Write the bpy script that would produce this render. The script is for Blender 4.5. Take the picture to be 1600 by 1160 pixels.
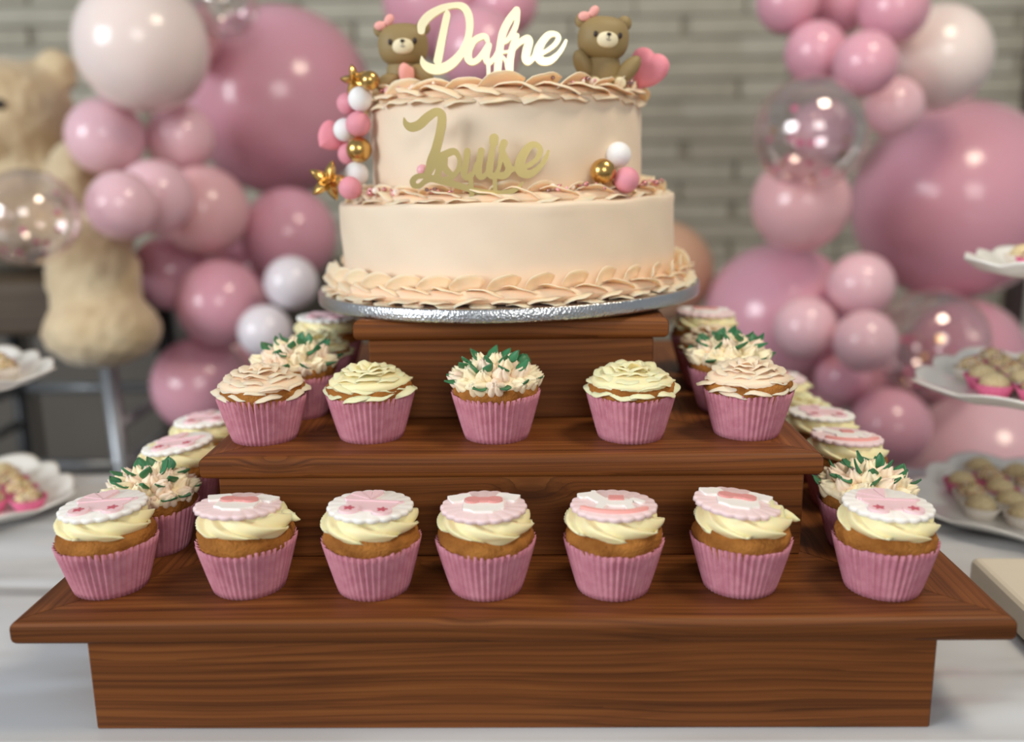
import bpy, bmesh, math, random
import numpy as np
from mathutils import Vector, Matrix, Euler
random.seed(7)
PI = math.pi
S = bpy.context.scene
for o in list(bpy.data.objects): bpy.data.objects.remove(o)
COL = S.collection
T = 0.75                      # height of the table top above the floor; z below is measured from the table top

# ------------------------------------------------------------------ camera
FPX, PITCH, YAW, ROLL = 1450.5, .2154, .0194, .0134
CAM = Vector((.0162, 0, .3862))
cF = Vector((-math.sin(YAW)*math.cos(PITCH), math.cos(YAW)*math.cos(PITCH), -math.sin(PITCH)))
cR0 = Vector((math.cos(YAW), math.sin(YAW), 0)); cU0 = cR0.cross(cF)
# measured pixel -> place: the sight line through (u,v) met with a plane of known depth or height
def ray(u, v):
    a = (u-800)/FPX; b = (580-v)/FPX
    c, s = math.cos(ROLL), math.sin(ROLL)
    return cF + cR0*(c*a+s*b) + cU0*(-s*a+c*b)
def on_y(u, v, y): d = ray(u, v); return CAM + d*(y/d.y)
def on_z(u, v, z): d = ray(u, v); return CAM + d*((z-CAM.z)/d.z)
def depth(p): return (Vector(p)-CAM).dot(cF)
cam = bpy.data.cameras.new('camera'); cam.lens = 36*FPX/1600; cam.sensor_width = 36; cam.sensor_fit = 'HORIZONTAL'
cam.clip_start = .01
co = bpy.data.objects.new('camera', cam); COL.objects.link(co)
# columns: right, up, back
c, s = math.cos(ROLL), math.sin(ROLL)
# image x = c*x - s*y  ->  camera right axis = c*R0 - s*U0
Rv = cR0*c - cU0*s; Uv = cR0*s + cU0*c
M = Matrix((( Rv.x, Uv.x, -cF.x, CAM.x), (Rv.y, Uv.y, -cF.y, CAM.y), (Rv.z, Uv.z, -cF.z, CAM.z+T), (0,0,0,1)))
co.matrix_world = M
cam.dof.use_dof = True; cam.dof.focus_distance = .715; cam.dof.aperture_fstop = 2.35
S.camera = co

# ------------------------------------------------------------------ world, lights, exposure
w = bpy.data.worlds.new('world'); S.world = w; w.use_nodes = True
bg = w.node_tree.nodes['Background']; bg.inputs[0].default_value = (.86, .92, 1.0, 1); bg.inputs[1].default_value = .33
def area(name, loc, target, sx, sy, power, col):
    l = bpy.data.lights.new(name, 'AREA'); l.shape = 'RECTANGLE'; l.size = sx; l.size_y = sy; l.energy = power; l.color = col
    o = bpy.data.objects.new(name, l); COL.objects.link(o); o.location = loc
    o.rotation_euler = (Vector(target)-Vector(loc)).to_track_quat('-Z', 'Y').to_euler()
area('window_left_offscreen', (-3.4, -1.4, 2.1), (0, 1.0, .95), 1.9, 1.6, 117, (.93, .97, 1.0))
area('window_behind_offscreen', (.6, -2.6, 2.2), (0, 1.0, .95), 1.4, 1.2, 34, (1.0, .97, .92))
area('ceiling_lamp_offscreen', (.9, .5, 2.75), (.6, 1.3, .8), .5, .5, 20, (1.0, .86, .66))
vs = S.view_settings; vs.view_transform = 'Standard'; vs.look = 'None'; vs.gamma = 1; vs.use_curve_mapping = False; vs.exposure = 0.0

# ------------------------------------------------------------------ helpers
class MB:
    def __init__(s): s.v = []; s.f = []
    def add(s, vs, fs):
        o = len(s.v); s.v += [tuple(p) for p in vs]; s.f += [tuple(i+o for i in f) for f in fs]; return s
    def mesh(s, name, smooth=True):
        m = bpy.data.meshes.new(name); m.from_pydata(s.v, [], s.f); m.update()
        if smooth: m.polygons.foreach_set('use_smooth', [True]*len(m.polygons))
        return m
def from_bm(bm, name, smooth=False):
    m = bpy.data.meshes.new(name); bm.to_mesh(m); bm.free()
    if smooth: m.polygons.foreach_set('use_smooth', [True]*len(m.polygons))
    return m
def lathe(prof, n=48, rf=None, cap0=True, cap1=True):
    """prof: list of (r,z); rf(theta, i, r, z)->(r,z)"""
    mb = MB(); vs = []
    for i, (r, z) in enumerate(prof):
        for k in range(n):
            a = 2*PI*k/n; rr, zz = (r, z) if rf is None else rf(a, i, r, z)
            vs.append((rr*math.cos(a), rr*math.sin(a), zz))
    fs = []
    for i in range(len(prof)-1):
        for k in range(n):
            k2 = (k+1) % n
            fs.append((i*n+k, i*n+k2, (i+1)*n+k2, (i+1)*n+k))
    if cap0: fs.append(tuple(range(n-1, -1, -1)))
    if cap1: fs.append(tuple((len(prof)-1)*n+k for k in range(n)))
    return mb.add(vs, fs)
def ball(n=24, m=14, sx=1, sy=1, sz=1, p=2.0, q=2.0):
    """superellipsoid (p: plan, q: profile)"""
    def sg(c, e): return math.copysign(abs(c)**e, c)
    vs = [(0, 0, -sz)]; fs = []
    for i in range(1, m):
        t = -PI/2+PI*i/m
        for k in range(n):
            a = 2*PI*k/n
            vs.append((sx*sg(math.cos(t), 2/q)*sg(math.cos(a), 2/p), sy*sg(math.cos(t), 2/q)*sg(math.sin(a), 2/p), sz*sg(math.sin(t), 2/q)))
    vs.append((0, 0, sz)); L = len(vs)-1
    for k in range(n): fs.append((0, 1+(k+1) % n, 1+k))
    for i in range(m-2):
        for k in range(n):
            a = 1+i*n+k; b = 1+i*n+(k+1) % n
            fs.append((a, b, b+n, a+n))
    for k in range(n): fs.append((L, 1+(m-2)*n+k, 1+(m-2)*n+(k+1) % n))
    return MB().add(vs, fs)
def xform(mb, M4):
    mb.v = [tuple(M4 @ Vector(p)) for p in mb.v]; return mb
def trs(loc=(0,0,0), rot=(0,0,0), sc=(1,1,1)):
    if not hasattr(sc, '__len__'): sc = (sc,)*3
    return Matrix.LocRotScale(Vector(loc), Euler(rot), Vector(sc))
def tube(path, rad, n=8, cap=True):
    """swept tube along points, rad: number or list"""
    P = [Vector(p) for p in path]; N = len(P)
    if not hasattr(rad, '__len__'): rad = [rad]*N
    vs = []; fs = []; ref = Vector((0, 0, 1))
    for i in range(N):
        t = (P[min(i+1, N-1)]-P[max(i-1, 0)]).normalized()
        if i == 0:
            if abs(t.dot(ref)) > .9: ref = Vector((1, 0, 0))
            x = t.cross(ref).normalized()
        else: x = (x - t*x.dot(t)).normalized()
        y = t.cross(x)
        for k in range(n):
            a = 2*PI*k/n; vs.append(P[i]+(x*math.cos(a)+y*math.sin(a))*rad[i])
    for i in range(N-1):
        for k in range(n): fs.append((i*n+k, i*n+(k+1) % n, (i+1)*n+(k+1) % n, (i+1)*n+k))
    if cap: fs += [tuple(range(n-1, -1, -1)), tuple((N-1)*n+k for k in range(n))]
    return MB().add(vs, fs)
def crom(pts, k=8):
    P = np.array(pts, float); out = []
    Q = np.vstack([2*P[0]-P[1], P, 2*P[-1]-P[-2]])
    for i in range(1, len(Q)-2):
        for t in np.arange(k)/k:
            a, b, c_, d = Q[i-1], Q[i], Q[i+1], Q[i+2]
            out.append(.5*((2*b)+(c_-a)*t+(2*a-5*b+4*c_-d)*t*t+(-a+3*b-3*c_+d)*t**3))
    out.append(P[-1]); return np.array(out)
def sdf_strokes(X, Y, strokes):
    D = np.full(X.shape, 1e9)
    for st in strokes:
        q = crom(st, 8) if len(st) > 2 else np.array(st, float)
        for (x0, y0, r0), (x1, y1, r1) in zip(q[:-1], q[1:]):
            dx, dy = x1-x0, y1-y0; L = dx*dx+dy*dy+1e-9
            t = np.clip(((X-x0)*dx+(Y-y0)*dy)/L, 0, 1)
            D = np.minimum(D, np.hypot(X-x0-t*dx, Y-y0-t*dy)-(r0+(r1-r0)*t))
    return D
def sdf_plate(x0, x1, y0, y1, step, fn, thick, scale=1.0, org=(0, 0), bev=0.0):
    """solid plate of the region fn<0; x right, y up in the plate plane (mesh x,y), thickness along +z"""
    nx = int((x1-x0)/step)+1; ny = int((y1-y0)/step)+1
    xs = x0+np.arange(nx+1)*step; ys = y0+np.arange(ny+1)*step
    X, Y = np.meshgrid(xs, ys); D = fn(X, Y)
    key = {}; pos = []; faces = []; walls = []
    def vid(k, x, y):
        if k not in key: key[k] = len(pos); pos.append((x, y))
        return key[k]
    ins = D < 0
    cnt = ins[:-1, :-1].astype(int)+ins[1:, :-1]+ins[:-1, 1:]+ins[1:, 1:]
    for j, i in zip(*np.nonzero(cnt)):
        cs = [(j, i), (j, i+1), (j+1, i+1), (j+1, i)]
        poly = []; cut = []
        for a in range(4):
            p, q = cs[a], cs[(a+1) % 4]
            if ins[p]: poly.append(vid(p, xs[p[1]], ys[p[0]]))
            if ins[p] != ins[q]:
                t = D[p]/(D[p]-D[q]); k = (min(p, q), max(p, q))
                v = vid(k, xs[p[1]]+(xs[q[1]]-xs[p[1]])*t, ys[p[0]]+(ys[q[0]]-ys[p[0]])*t)
                poly.append(v); cut.append((v, bool(ins[p])))
        if len(poly) > 2: faces.append(tuple(poly))
        if len(cut) == 2:
            a, b = (cut[0][0], cut[1][0]) if cut[0][1] else (cut[1][0], cut[0][0])
            walls.append((a, b))
    n = len(pos); mb = MB()
    P = [((x-org[0])*scale, (y-org[1])*scale) for x, y in pos]
    vs = [(x, y, thick) for x, y in P]+[(x, y, 0) for x, y in P]
    fs = list(faces)+[tuple(i+n for i in reversed(f)) for f in faces]
    # separate rim so that shading stays crisp
    rim = {}
    for a, b in walls:
        for q in (a, b):
            if q not in rim:
                rim[q] = len(vs); vs.append(vs[q]); vs.append(vs[q+n])
    for a, b in walls: fs.append((rim[b], rim[a], rim[a]+1, rim[b]+1))
    return mb.add(vs, fs)
def polar_plate(rf, thick, n=72, bev=.0006):
    """flat disc with outline rf(theta), rounded top edge"""
    vs = [(0, 0, 0)]; fs = []
    rows = [(1, 0, 0), (1, 0, thick-bev), (1, -bev*.35, thick-bev*.3), (1, -bev, thick)]
    for (k, d, z) in rows:
        for i in range(n):
            a = 2*PI*i/n; r = rf(a)*k+d; vs.append((r*math.cos(a), r*math.sin(a), z))
    top = len(vs); vs.append((0, 0, thick))
    for i in range(n): fs.append((0, 1+(i+1) % n, 1+i))
    for j in range(len(rows)-1):
        for i in range(n): fs.append((1+j*n+i, 1+j*n+(i+1) % n, 1+(j+1)*n+(i+1) % n, 1+(j+1)*n+i))
    j = len(rows)-1
    for i in range(n): fs.append((1+j*n+i, 1+j*n+(i+1) % n, top))
    return MB().add(vs, fs)
def rbox(sx, sy, sz, bev=.002, seg=2, base=False):
    bm = bmesh.new(); bmesh.ops.create_cube(bm, size=1)
    for v in bm.verts: v.co = Vector((v.co.x*sx, v.co.y*sy, (v.co.z+(.5 if base else 0))*sz))
    if bev: bmesh.ops.bevel(bm, geom=bm.edges[:], offset=bev, segments=seg, profile=.5, affect='EDGES')
    return from_bm(bm, 'box')

def link(o, mat=None):
    COL.objects.link(o)
    return o
def tag(o, label, cat, group=None, kind=None):
    o['label'] = label; o['category'] = cat
    if group: o['group'] = group
    if kind: o['kind'] = kind
    return o
def thing(name, label, cat, loc, rot=(0,0,0), group=None, sc=1):
    o = bpy.data.objects.new(name, None); COL.objects.link(o); o.empty_display_size = .02
    o.location = (loc[0], loc[1], loc[2]+T); o.rotation_euler = rot; o.scale = (sc,)*3
    return tag(o, label, cat, group)
def setmat(me, mat):
    if len(me.materials) == 0: me.materials.append(mat)
def solo(name, me, mat, label, cat, loc, rot=(0,0,0), sc=1, group=None):
    if isinstance(me, MB): me = me.mesh(name)
    setmat(me, mat); o = bpy.data.objects.new(name, me); COL.objects.link(o)
    o.location = (loc[0], loc[1], loc[2]+T); o.rotation_euler = rot; o.scale = sc if hasattr(sc, '__len__') else (sc,)*3
    return tag(o, label, cat, group)
def part(name, me, mat, parent, loc=(0,0,0), rot=(0,0,0), sc=1, label=None):
    if isinstance(me, MB): me = me.mesh(name)
    if mat and len(me.materials) and me.materials[0] != mat: me = me.copy(); me.materials[0] = mat
    if mat: setmat(me, mat)
    o = bpy.data.objects.new(name, me); COL.objects.link(o); o.parent = parent
    o.location = loc; o.rotation_euler = rot; o.scale = sc if hasattr(sc, '__len__') else (sc,)*3
    if label: o['label'] = label
    return o
def copy_tree(o, parent=None):
    c_ = o.copy(); COL.objects.link(c_); c_.parent = parent
    for ch in list(o.children): copy_tree(ch, c_)
    return c_

# ------------------------------------------------------------------ materials
def srgb(r, g, b):
    f = lambda x: (x/255/12.92) if x/255 <= .04045 else ((x/255+.055)/1.055)**2.4
    return (f(r), f(g), f(b), 1)
def mat(name, col, rough=.5, var=0, vscale=30, bump=0, bscale=80, sss=0, metal=0, coat=0, spec=.5, col2=None, sheen=0):
    m = bpy.data.materials.new(name); m.use_nodes = True; nt = m.node_tree; b = nt.nodes['Principled BSDF']
    b.inputs['Base Color'].default_value = col; b.inputs['Roughness'].default_value = rough; b.inputs['Metallic'].default_value = metal
    b.inputs['Specular IOR Level'].default_value = spec
    if sss: b.inputs['Subsurface Weight'].default_value = sss; b.inputs['Subsurface Radius'].default_value = (.006, .003, .002); b.inputs['Subsurface Scale'].default_value = 1
    if coat: b.inputs['Coat Weight'].default_value = coat; b.inputs['Coat Roughness'].default_value = .08
    if sheen: b.inputs['Sheen Weight'].default_value = sheen
    tc = nt.nodes.new('ShaderNodeTexCoord')
    if var or col2:
        n = nt.nodes.new('ShaderNodeTexNoise'); n.inputs['Scale'].default_value = vscale; n.inputs['Detail'].default_value = 4
        nt.links.new(tc.outputs['Object'], n.inputs['Vector'])
        mx = nt.nodes.new('ShaderNodeMix'); mx.data_type = 'RGBA'
        c2 = col2 or tuple(min(1, x*(1-var)) for x in col[:3])+(1,)
        mr = nt.nodes.new('ShaderNodeMapRange'); mr.inputs[1].default_value = .35; mr.inputs[2].default_value = .65
        nt.links.new(n.outputs['Fac'], mr.inputs[0]); nt.links.new(mr.outputs[0], mx.inputs['Factor'])
        mx.inputs['A'].default_value = col; mx.inputs['B'].default_value = c2
        nt.links.new(mx.outputs['Result'], b.inputs['Base Color'])
    if bump:
        n2 = nt.nodes.new('ShaderNodeTexNoise'); n2.inputs['Scale'].default_value = bscale; n2.inputs['Detail'].default_value = 5
        nt.links.new(tc.outputs['Object'], n2.inputs['Vector'])
        bp = nt.nodes.new('ShaderNodeBump'); bp.inputs['Strength'].default_value = bump; bp.inputs['Distance'].default_value = .002
        nt.links.new(n2.outputs['Fac'], bp.inputs['Height']); nt.links.new(bp.outputs['Normal'], b.inputs['Normal'])
    return m
def wood_mat(name, dark, mid, light):
    m = bpy.data.materials.new(name); m.use_nodes = True; nt = m.node_tree; b = nt.nodes['Principled BSDF']
    N = nt.nodes.new; L = nt.links.new
    tc = N('ShaderNodeTexCoord'); oi = N('ShaderNodeObjectInfo')
    rnd = N('ShaderNodeVectorMath'); rnd.operation = 'SCALE'; rnd.inputs[0].default_value = (13.1, 7.7, 5.3); L(oi.outputs['Random'], rnd.inputs['Scale'])
    ad = N('ShaderNodeVectorMath'); L(tc.outputs['Object'], ad.inputs[0]); L(rnd.outputs[0], ad.inputs[1])
    # knots: sparse cells
    mk = N('ShaderNodeMapping'); mk.inputs['Scale'].default_value = (7, 16, 16); L(ad.outputs[0], mk.inputs['Vector'])
    vo = N('ShaderNodeTexVoronoi'); vo.inputs['Scale'].default_value = 1.0; vo.inputs['Randomness'].default_value = 1; L(mk.outputs[0], vo.inputs['Vector'])
    sp = N('ShaderNodeSeparateColor'); L(vo.outputs['Color'], sp.inputs[0])
    gate = N('ShaderNodeMath'); gate.operation = 'GREATER_THAN'; gate.inputs[1].default_value = .80; L(sp.outputs[0], gate.inputs[0])
    kd = N('ShaderNodeMapRange'); kd.interpolation_type = 'SMOOTHSTEP'; kd.inputs[1].default_value = .05; kd.inputs[2].default_value = .34; kd.inputs[3].default_value = 1; kd.inputs[4].default_value = 0
    L(vo.outputs['Distance'], kd.inputs[0])
    kn = N('ShaderNodeMath'); kn.operation = 'MULTIPLY'; L(gate.outputs[0], kn.inputs[0]); L(kd.outputs[0], kn.inputs[1])
    # grain coordinate bent around the knots
    nb = N('ShaderNodeTexNoise'); nb.inputs['Scale'].default_value = 1; nb.inputs['Detail'].default_value = 1.5
    mb_ = N('ShaderNodeMapping'); mb_.inputs['Scale'].default_value = (2.6, 9, 9); L(ad.outputs[0], mb_.inputs['Vector']); L(mb_.outputs[0], nb.inputs['Vector'])
    sx = N('ShaderNodeSeparateXYZ'); L(ad.outputs[0], sx.inputs[0])
    bend = N('ShaderNodeMath'); bend.operation = 'MULTIPLY_ADD'; bend.inputs[1].default_value = .022; L(nb.outputs['Fac'], bend.inputs[0]); 
    kb = N('ShaderNodeMath'); kb.operation = 'MULTIPLY'; kb.inputs[1].default_value = .012; L(kn.outputs[0], kb.inputs[0]); L(kb.outputs[0], bend.inputs[2])
    y2 = N('ShaderNodeMath'); L(sx.outputs[1], y2.inputs[0]); L(bend.outputs[0], y2.inputs[1])
    z2 = N('ShaderNodeMath'); L(sx.outputs[2], z2.inputs[0]); L(bend.outputs[0], z2.inputs[1])
    cb = N('ShaderNodeCombineXYZ'); L(sx.outputs[0], cb.inputs[0]); L(y2.outputs[0], cb.inputs[1]); L(z2.outputs[0], cb.inputs[2])
    m1 = N('ShaderNodeMapping'); m1.inputs['Scale'].default_value = (.55, 95, 95); L(cb.outputs[0], m1.inputs['Vector'])
    n1 = N('ShaderNodeTexNoise'); n1.inputs['Scale'].default_value = 1; n1.inputs['Detail'].default_value = 4; n1.inputs['Roughness'].default_value = .6; L(m1.outputs[0], n1.inputs['Vector'])
    m2 = N('ShaderNodeMapping'); m2.inputs['Scale'].default_value = (2, 420, 420); L(cb.outputs[0], m2.inputs['Vector'])
    n2 = N('ShaderNodeTexNoise'); n2.inputs['Scale'].default_value = 1; n2.inputs['Detail'].default_value = 2; L(m2.outputs[0], n2.inputs['Vector'])
    cr = N('ShaderNodeValToRGB'); e = cr.color_ramp.elements
    e[0].position = .26; e[0].color = dark; e[1].position = .78; e[1].color = light
    q = e.new(.5); q.color = mid
    mxf = N('ShaderNodeMath'); mxf.operation = 'MULTIPLY_ADD'; mxf.inputs[1].default_value = .45; L(n2.outputs['Fac'], mxf.inputs[0])
    s1 = N('ShaderNodeMath'); s1.operation = 'MULTIPLY_ADD'; s1.inputs[1].default_value = 1.0; s1.inputs[2].default_value = -.22; L(n1.outputs['Fac'], s1.inputs[0]); L(s1.outputs[0], mxf.inputs[2])
    L(mxf.outputs[0], cr.inputs[0])
    qs = N('ShaderNodeMath'); L(y2.outputs[0], qs.inputs[0]); L(z2.outputs[0], qs.inputs[1])
    qm = N('ShaderNodeMath'); qm.operation = 'MULTIPLY_ADD'; qm.inputs[1].default_value = 150; L(qs.outputs[0], qm.inputs[0])
    qn = N('ShaderNodeMath'); qn.operation = 'MULTIPLY'; qn.inputs[1].default_value = 1.3; L(n1.outputs['Fac'], qn.inputs[0]); L(qn.outputs[0], qm.inputs[2])
    fr = N('ShaderNodeMath'); fr.operation = 'FRACT'; L(qm.outputs[0], fr.inputs[0])
    pw = N('ShaderNodeMath'); pw.operation = 'POWER'; pw.inputs[1].default_value = 5; L(fr.outputs[0], pw.inputs[0])
    lv = N('ShaderNodeTexNoise'); lv.inputs['Scale'].default_value = 9; lv.inputs['Detail'].default_value = 1; L(ad.outputs[0], lv.inputs['Vector'])
    lf = N('ShaderNodeMath'); lf.operation = 'MULTIPLY'; L(pw.outputs[0], lf.inputs[0]); L(lv.outputs['Fac'], lf.inputs[1])
    ln = N('ShaderNodeMix'); ln.data_type = 'RGBA'; L(lf.outputs[0], ln.inputs['Factor']); L(cr.outputs[0], ln.inputs['A']); ln.inputs['B'].default_value = tuple(x*.45 for x in dark[:3])+(1,)
    mx = N('ShaderNodeMix'); mx.data_type = 'RGBA'; mx.blend_type = 'MIX'; kf = N('ShaderNodeMath'); kf.operation = 'MULTIPLY'; kf.inputs[1].default_value = .85; L(kn.outputs[0], kf.inputs[0])
    L(kf.outputs[0], mx.inputs['Factor']); L(ln.outputs['Result'], mx.inputs['A']); mx.inputs['B'].default_value = tuple(x*.28 for x in dark[:3])+(1,)
    tone = N('ShaderNodeMapRange'); tone.inputs[3].default_value = .82; tone.inputs[4].default_value = 1.12; L(oi.outputs['Random'], tone.inputs[0])
    tm = N('ShaderNodeVectorMath'); tm.operation = 'SCALE'; L(mx.outputs['Result'], tm.inputs[0]); L(tone.outputs[0], tm.inputs['Scale'])
    L(tm.outputs[0], b.inputs['Base Color'])
    b.inputs['Roughness'].default_value = .5; b.inputs['Specular IOR Level'].default_value = .22
    bp = N('ShaderNodeBump'); bp.inputs['Strength'].default_value = .25; bp.inputs['Distance'].default_value = .0006; L(mxf.outputs[0], bp.inputs['Height']); L(bp.outputs[0], b.inputs['Normal'])
    return m
MT = {}
MT['wood'] = wood_mat('stained_pine', srgb(82, 44, 18), srgb(118, 67, 30), srgb(142, 87, 43))
MT['dark_wood'] = wood_mat('dark_seat_wood', srgb(60, 50, 42), srgb(88, 76, 64), srgb(110, 97, 84))
MT['cake'] = mat('cake_buttercream', srgb(240, 220, 194), .55, bump=.35, bscale=26, sss=.15, var=.05, vscale=14)
MT['peach'] = mat('peach_buttercream', srgb(255, 222, 190), .5, sss=.6, bump=.12, bscale=160, var=.06, vscale=40)
MT['peach_pale'] = mat('pale_peach_buttercream', srgb(253, 222, 192), .5, sss=.5, bump=.12, bscale=160, var=.05, vscale=60)
MT['cream'] = mat('cream_buttercream', srgb(253, 238, 188), .48, sss=.5, bump=.1, bscale=160, var=.06, vscale=60)
MT['cream_bud'] = mat('cream_bud', srgb(250, 238, 202), .5, sss=.2, col2=srgb(249, 226, 190), vscale=90)
MT['peach_bud'] = mat('peach_bud', srgb(248, 219, 196), .5, sss=.2, col2=srgb(250, 232, 205), vscale=110)
MT['leaf'] = mat('green_buttercream', srgb(58, 128, 84), .45, sss=.1, var=.25, vscale=80)
MT['sponge'] = mat('golden_sponge', srgb(176, 116, 54), .85, col2=srgb(138, 84, 34), vscale=55, bump=1.0, bscale=330, spec=.2)
MT['paper'] = mat('pink_baking_paper', srgb(208, 142, 156), .75, col2=srgb(194, 124, 140), vscale=120, bump=.2, bscale=500, spec=.25)
MT['white_fondant'] = mat('white_fondant', srgb(248, 244, 238), .55, sss=.15, bump=.08, bscale=200)
MT['pink_fondant'] = mat('pale_pink_fondant', srgb(243, 216, 217), .55, sss=.15, bump=.08, bscale=200)
MT['pram_pink'] = mat('pram_pink_fondant', srgb(241, 204, 209), .55, sss=.15, bump=.08, bscale=200)
MT['rose_fondant'] = mat('rose_fondant', srgb(224, 152, 148), .55, sss=.1)
MT['deep_rose'] = mat('deep_rose_fondant', srgb(196, 92, 108), .55)
MT['ball_white'] = mat('white_sugar_ball', srgb(245, 244, 243), .6, bump=.06, bscale=300, sss=.1)
MT['ball_pink'] = mat('pink_sugar_ball', srgb(230, 152, 166), .6, bump=.06, bscale=300, sss=.1)
MT['heart_pink'] = mat('pink_heart_fondant', srgb(240, 148, 162), .55, sss=.1)
MT['bear_brown'] = mat('brown_fondant', srgb(150, 128, 84), .6, bump=.05, bscale=300)
MT['bear_cream'] = mat('cream_fondant', srgb(238, 226, 190), .6)
MT['bow_pink'] = mat('bow_fondant', srgb(248, 176, 168), .55, sss=.1)
MT['black'] = mat('black_icing', srgb(45, 32, 28), .4)
MT['gold'] = mat('gold_leaf', srgb(212, 172, 104), .26, metal=1)
MT['gold_mirror'] = mat('gold_mirror_acrylic', srgb(250, 240, 200), .36, metal=1)
MT['gold_edge'] = mat('gold_brushed_acrylic', srgb(206, 186, 126), .36, metal=1)
MT['pearl_rose'] = mat('rose_pearl', srgb(205, 140, 140), .18, metal=.8)
MT['pearl_silver'] = mat('mauve_pearl', srgb(168, 140, 140), .15, metal=.9)
MT['pearl_pink'] = mat('pink_pearl', srgb(240, 178, 186), .35, sss=.1)
MT['pearl_white'] = mat('white_pearl', srgb(246, 230, 214), .35, sss=.1)
MT['porcelain'] = mat('white_porcelain', srgb(238, 236, 230), .25, coat=.3)
MT['cup_pink'] = mat('hot_pink_paper', srgb(226, 112, 152), .7)
MT['cup_white'] = mat('white_paper_cup', srgb(232, 222, 208), .7)
MT['sweet'] = mat('pale_sweet', srgb(232, 214, 172), .8, col2=srgb(206, 182, 132), vscale=400, bump=.5, bscale=500)
MT['speckle'] = mat('sprinkle_crumb', srgb(236, 222, 214), .6)
MT['chair_metal'] = mat('grey_steel', srgb(150, 154, 158), .35, metal=.6)
MT['chair_dark'] = mat('black_steel', srgb(46, 48, 50), .45, metal=.3)
MT['teddy'] = mat('cream_plush', srgb(222, 203, 168), .95, col2=srgb(196, 170, 132), vscale=9, bump=1, bscale=70, sheen=.4, spec=.1)
MT['nose'] = mat('dark_plush_nose', srgb(40, 32, 28), .5)
MT['beige'] = mat('beige_card', srgb(222, 212, 192), .7, bump=.1)
MT['brick'] = mat('greige_brick', srgb(186, 181, 164), .85, col2=srgb(170, 165, 148), vscale=7, bump=.4, bscale=30)
MT['brick2'] = mat('greige_brick_pale', srgb(194, 190, 174), .85, col2=srgb(176, 172, 156), vscale=7, bump=.4, bscale=30)
MT['mortar'] = mat('grey_mortar', srgb(166, 161, 146), .95, bump=.4, bscale=40)
MT['dark_panel'] = mat('dark_grey_brown_paint', srgb(96, 90, 82), .5, var=.1, vscale=4)
MT['floor'] = mat('grey_floor', srgb(120, 112, 104), .5, var=.2, vscale=3)
MT['door_white'] = mat('white_door_paint', srgb(226, 226, 214), .5)
MT['door_frame'] = mat('dark_frame_paint', srgb(62, 46, 44), .5)
def balloon_mat(name, rgb):
    m = mat(name, srgb(*rgb), .22, sss=.0, spec=.5, coat=.25)
    b = m.node_tree.nodes['Principled BSDF']; b.inputs['Subsurface Weight'].default_value = .35
    b.inputs['Subsurface Radius'].default_value = (.06, .03, .035); b.inputs['Subsurface Scale'].default_value = 1
    return m
BM_ = {'pink': balloon_mat('balloon_pink', (222, 165, 181)), 
       'light': balloon_mat('balloon_light_pink', (236, 194, 203)), 'blush': balloon_mat('balloon_blush', (228, 180, 184)),
       'pale': balloon_mat('balloon_pale', (242, 226, 220)), 'white': balloon_mat('balloon_white', (232, 226, 232)),
       'tan': balloon_mat('balloon_tan', (196, 158, 130))}
def clear_mat():
    m = bpy.data.materials.new('clear_latex'); m.use_nodes = True; nt = m.node_tree; nt.nodes.clear()
    o = nt.nodes.new('ShaderNodeOutputMaterial'); mx = nt.nodes.new('ShaderNodeMixShader'); tr = nt.nodes.new('ShaderNodeBsdfTransparent'); tr.inputs[0].default_value = (.95, .91, .91, 1)
    gl = nt.nodes.new('ShaderNodeBsdfGlossy'); gl.inputs['Color'].default_value = (.95, .90, .90, 1); gl.inputs['Roughness'].default_value = .06
    lw = nt.nodes.new('ShaderNodeLayerWeight'); lw.inputs[0].default_value = .35
    mr = nt.nodes.new('ShaderNodeMapRange'); mr.inputs[3].default_value = .13; mr.inputs[4].default_value = .6
    nt.links.new(lw.outputs['Facing'], mr.inputs[0]); nt.links.new(mr.outputs[0], mx.inputs[0])
    nt.links.new(tr.outputs[0], mx.inputs[1]); nt.links.new(gl.outputs[0], mx.inputs[2]); nt.links.new(mx.outputs[0], o.inputs[0])
    return m
MT['clear'] = clear_mat()
def cloth_mat():
    m = mat('white_vinyl_cloth', srgb(205, 207, 210), .2, spec=.5)
    nt = m.node_tree; b = nt.nodes['Principled BSDF']; tc = nt.nodes.new('ShaderNodeTexCoord')
    mp = nt.nodes.new('ShaderNodeMapping'); mp.inputs['Rotation'].default_value = (0, 0, -.5); mp.inputs['Scale'].default_value = (1.6, 7, 1)
    n = nt.nodes.new('ShaderNodeTexNoise'); n.inputs['Scale'].default_value = 1.6; n.inputs['Detail'].default_value = 1; n.inputs['Distortion'].default_value = .7
    nt.links.new(tc.outputs['Object'], mp.inputs[0]); nt.links.new(mp.outputs[0], n.inputs['Vector'])
    bp = nt.nodes.new('ShaderNodeBump'); bp.inputs['Strength'].default_value = .8; bp.inputs['Distance'].default_value = .02
    nt.links.new(n.outputs['Fac'], bp.inputs['Height']); nt.links.new(bp.outputs[0], b.inputs['Normal'])
    return m
MT['cloth'] = cloth_mat()
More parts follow.
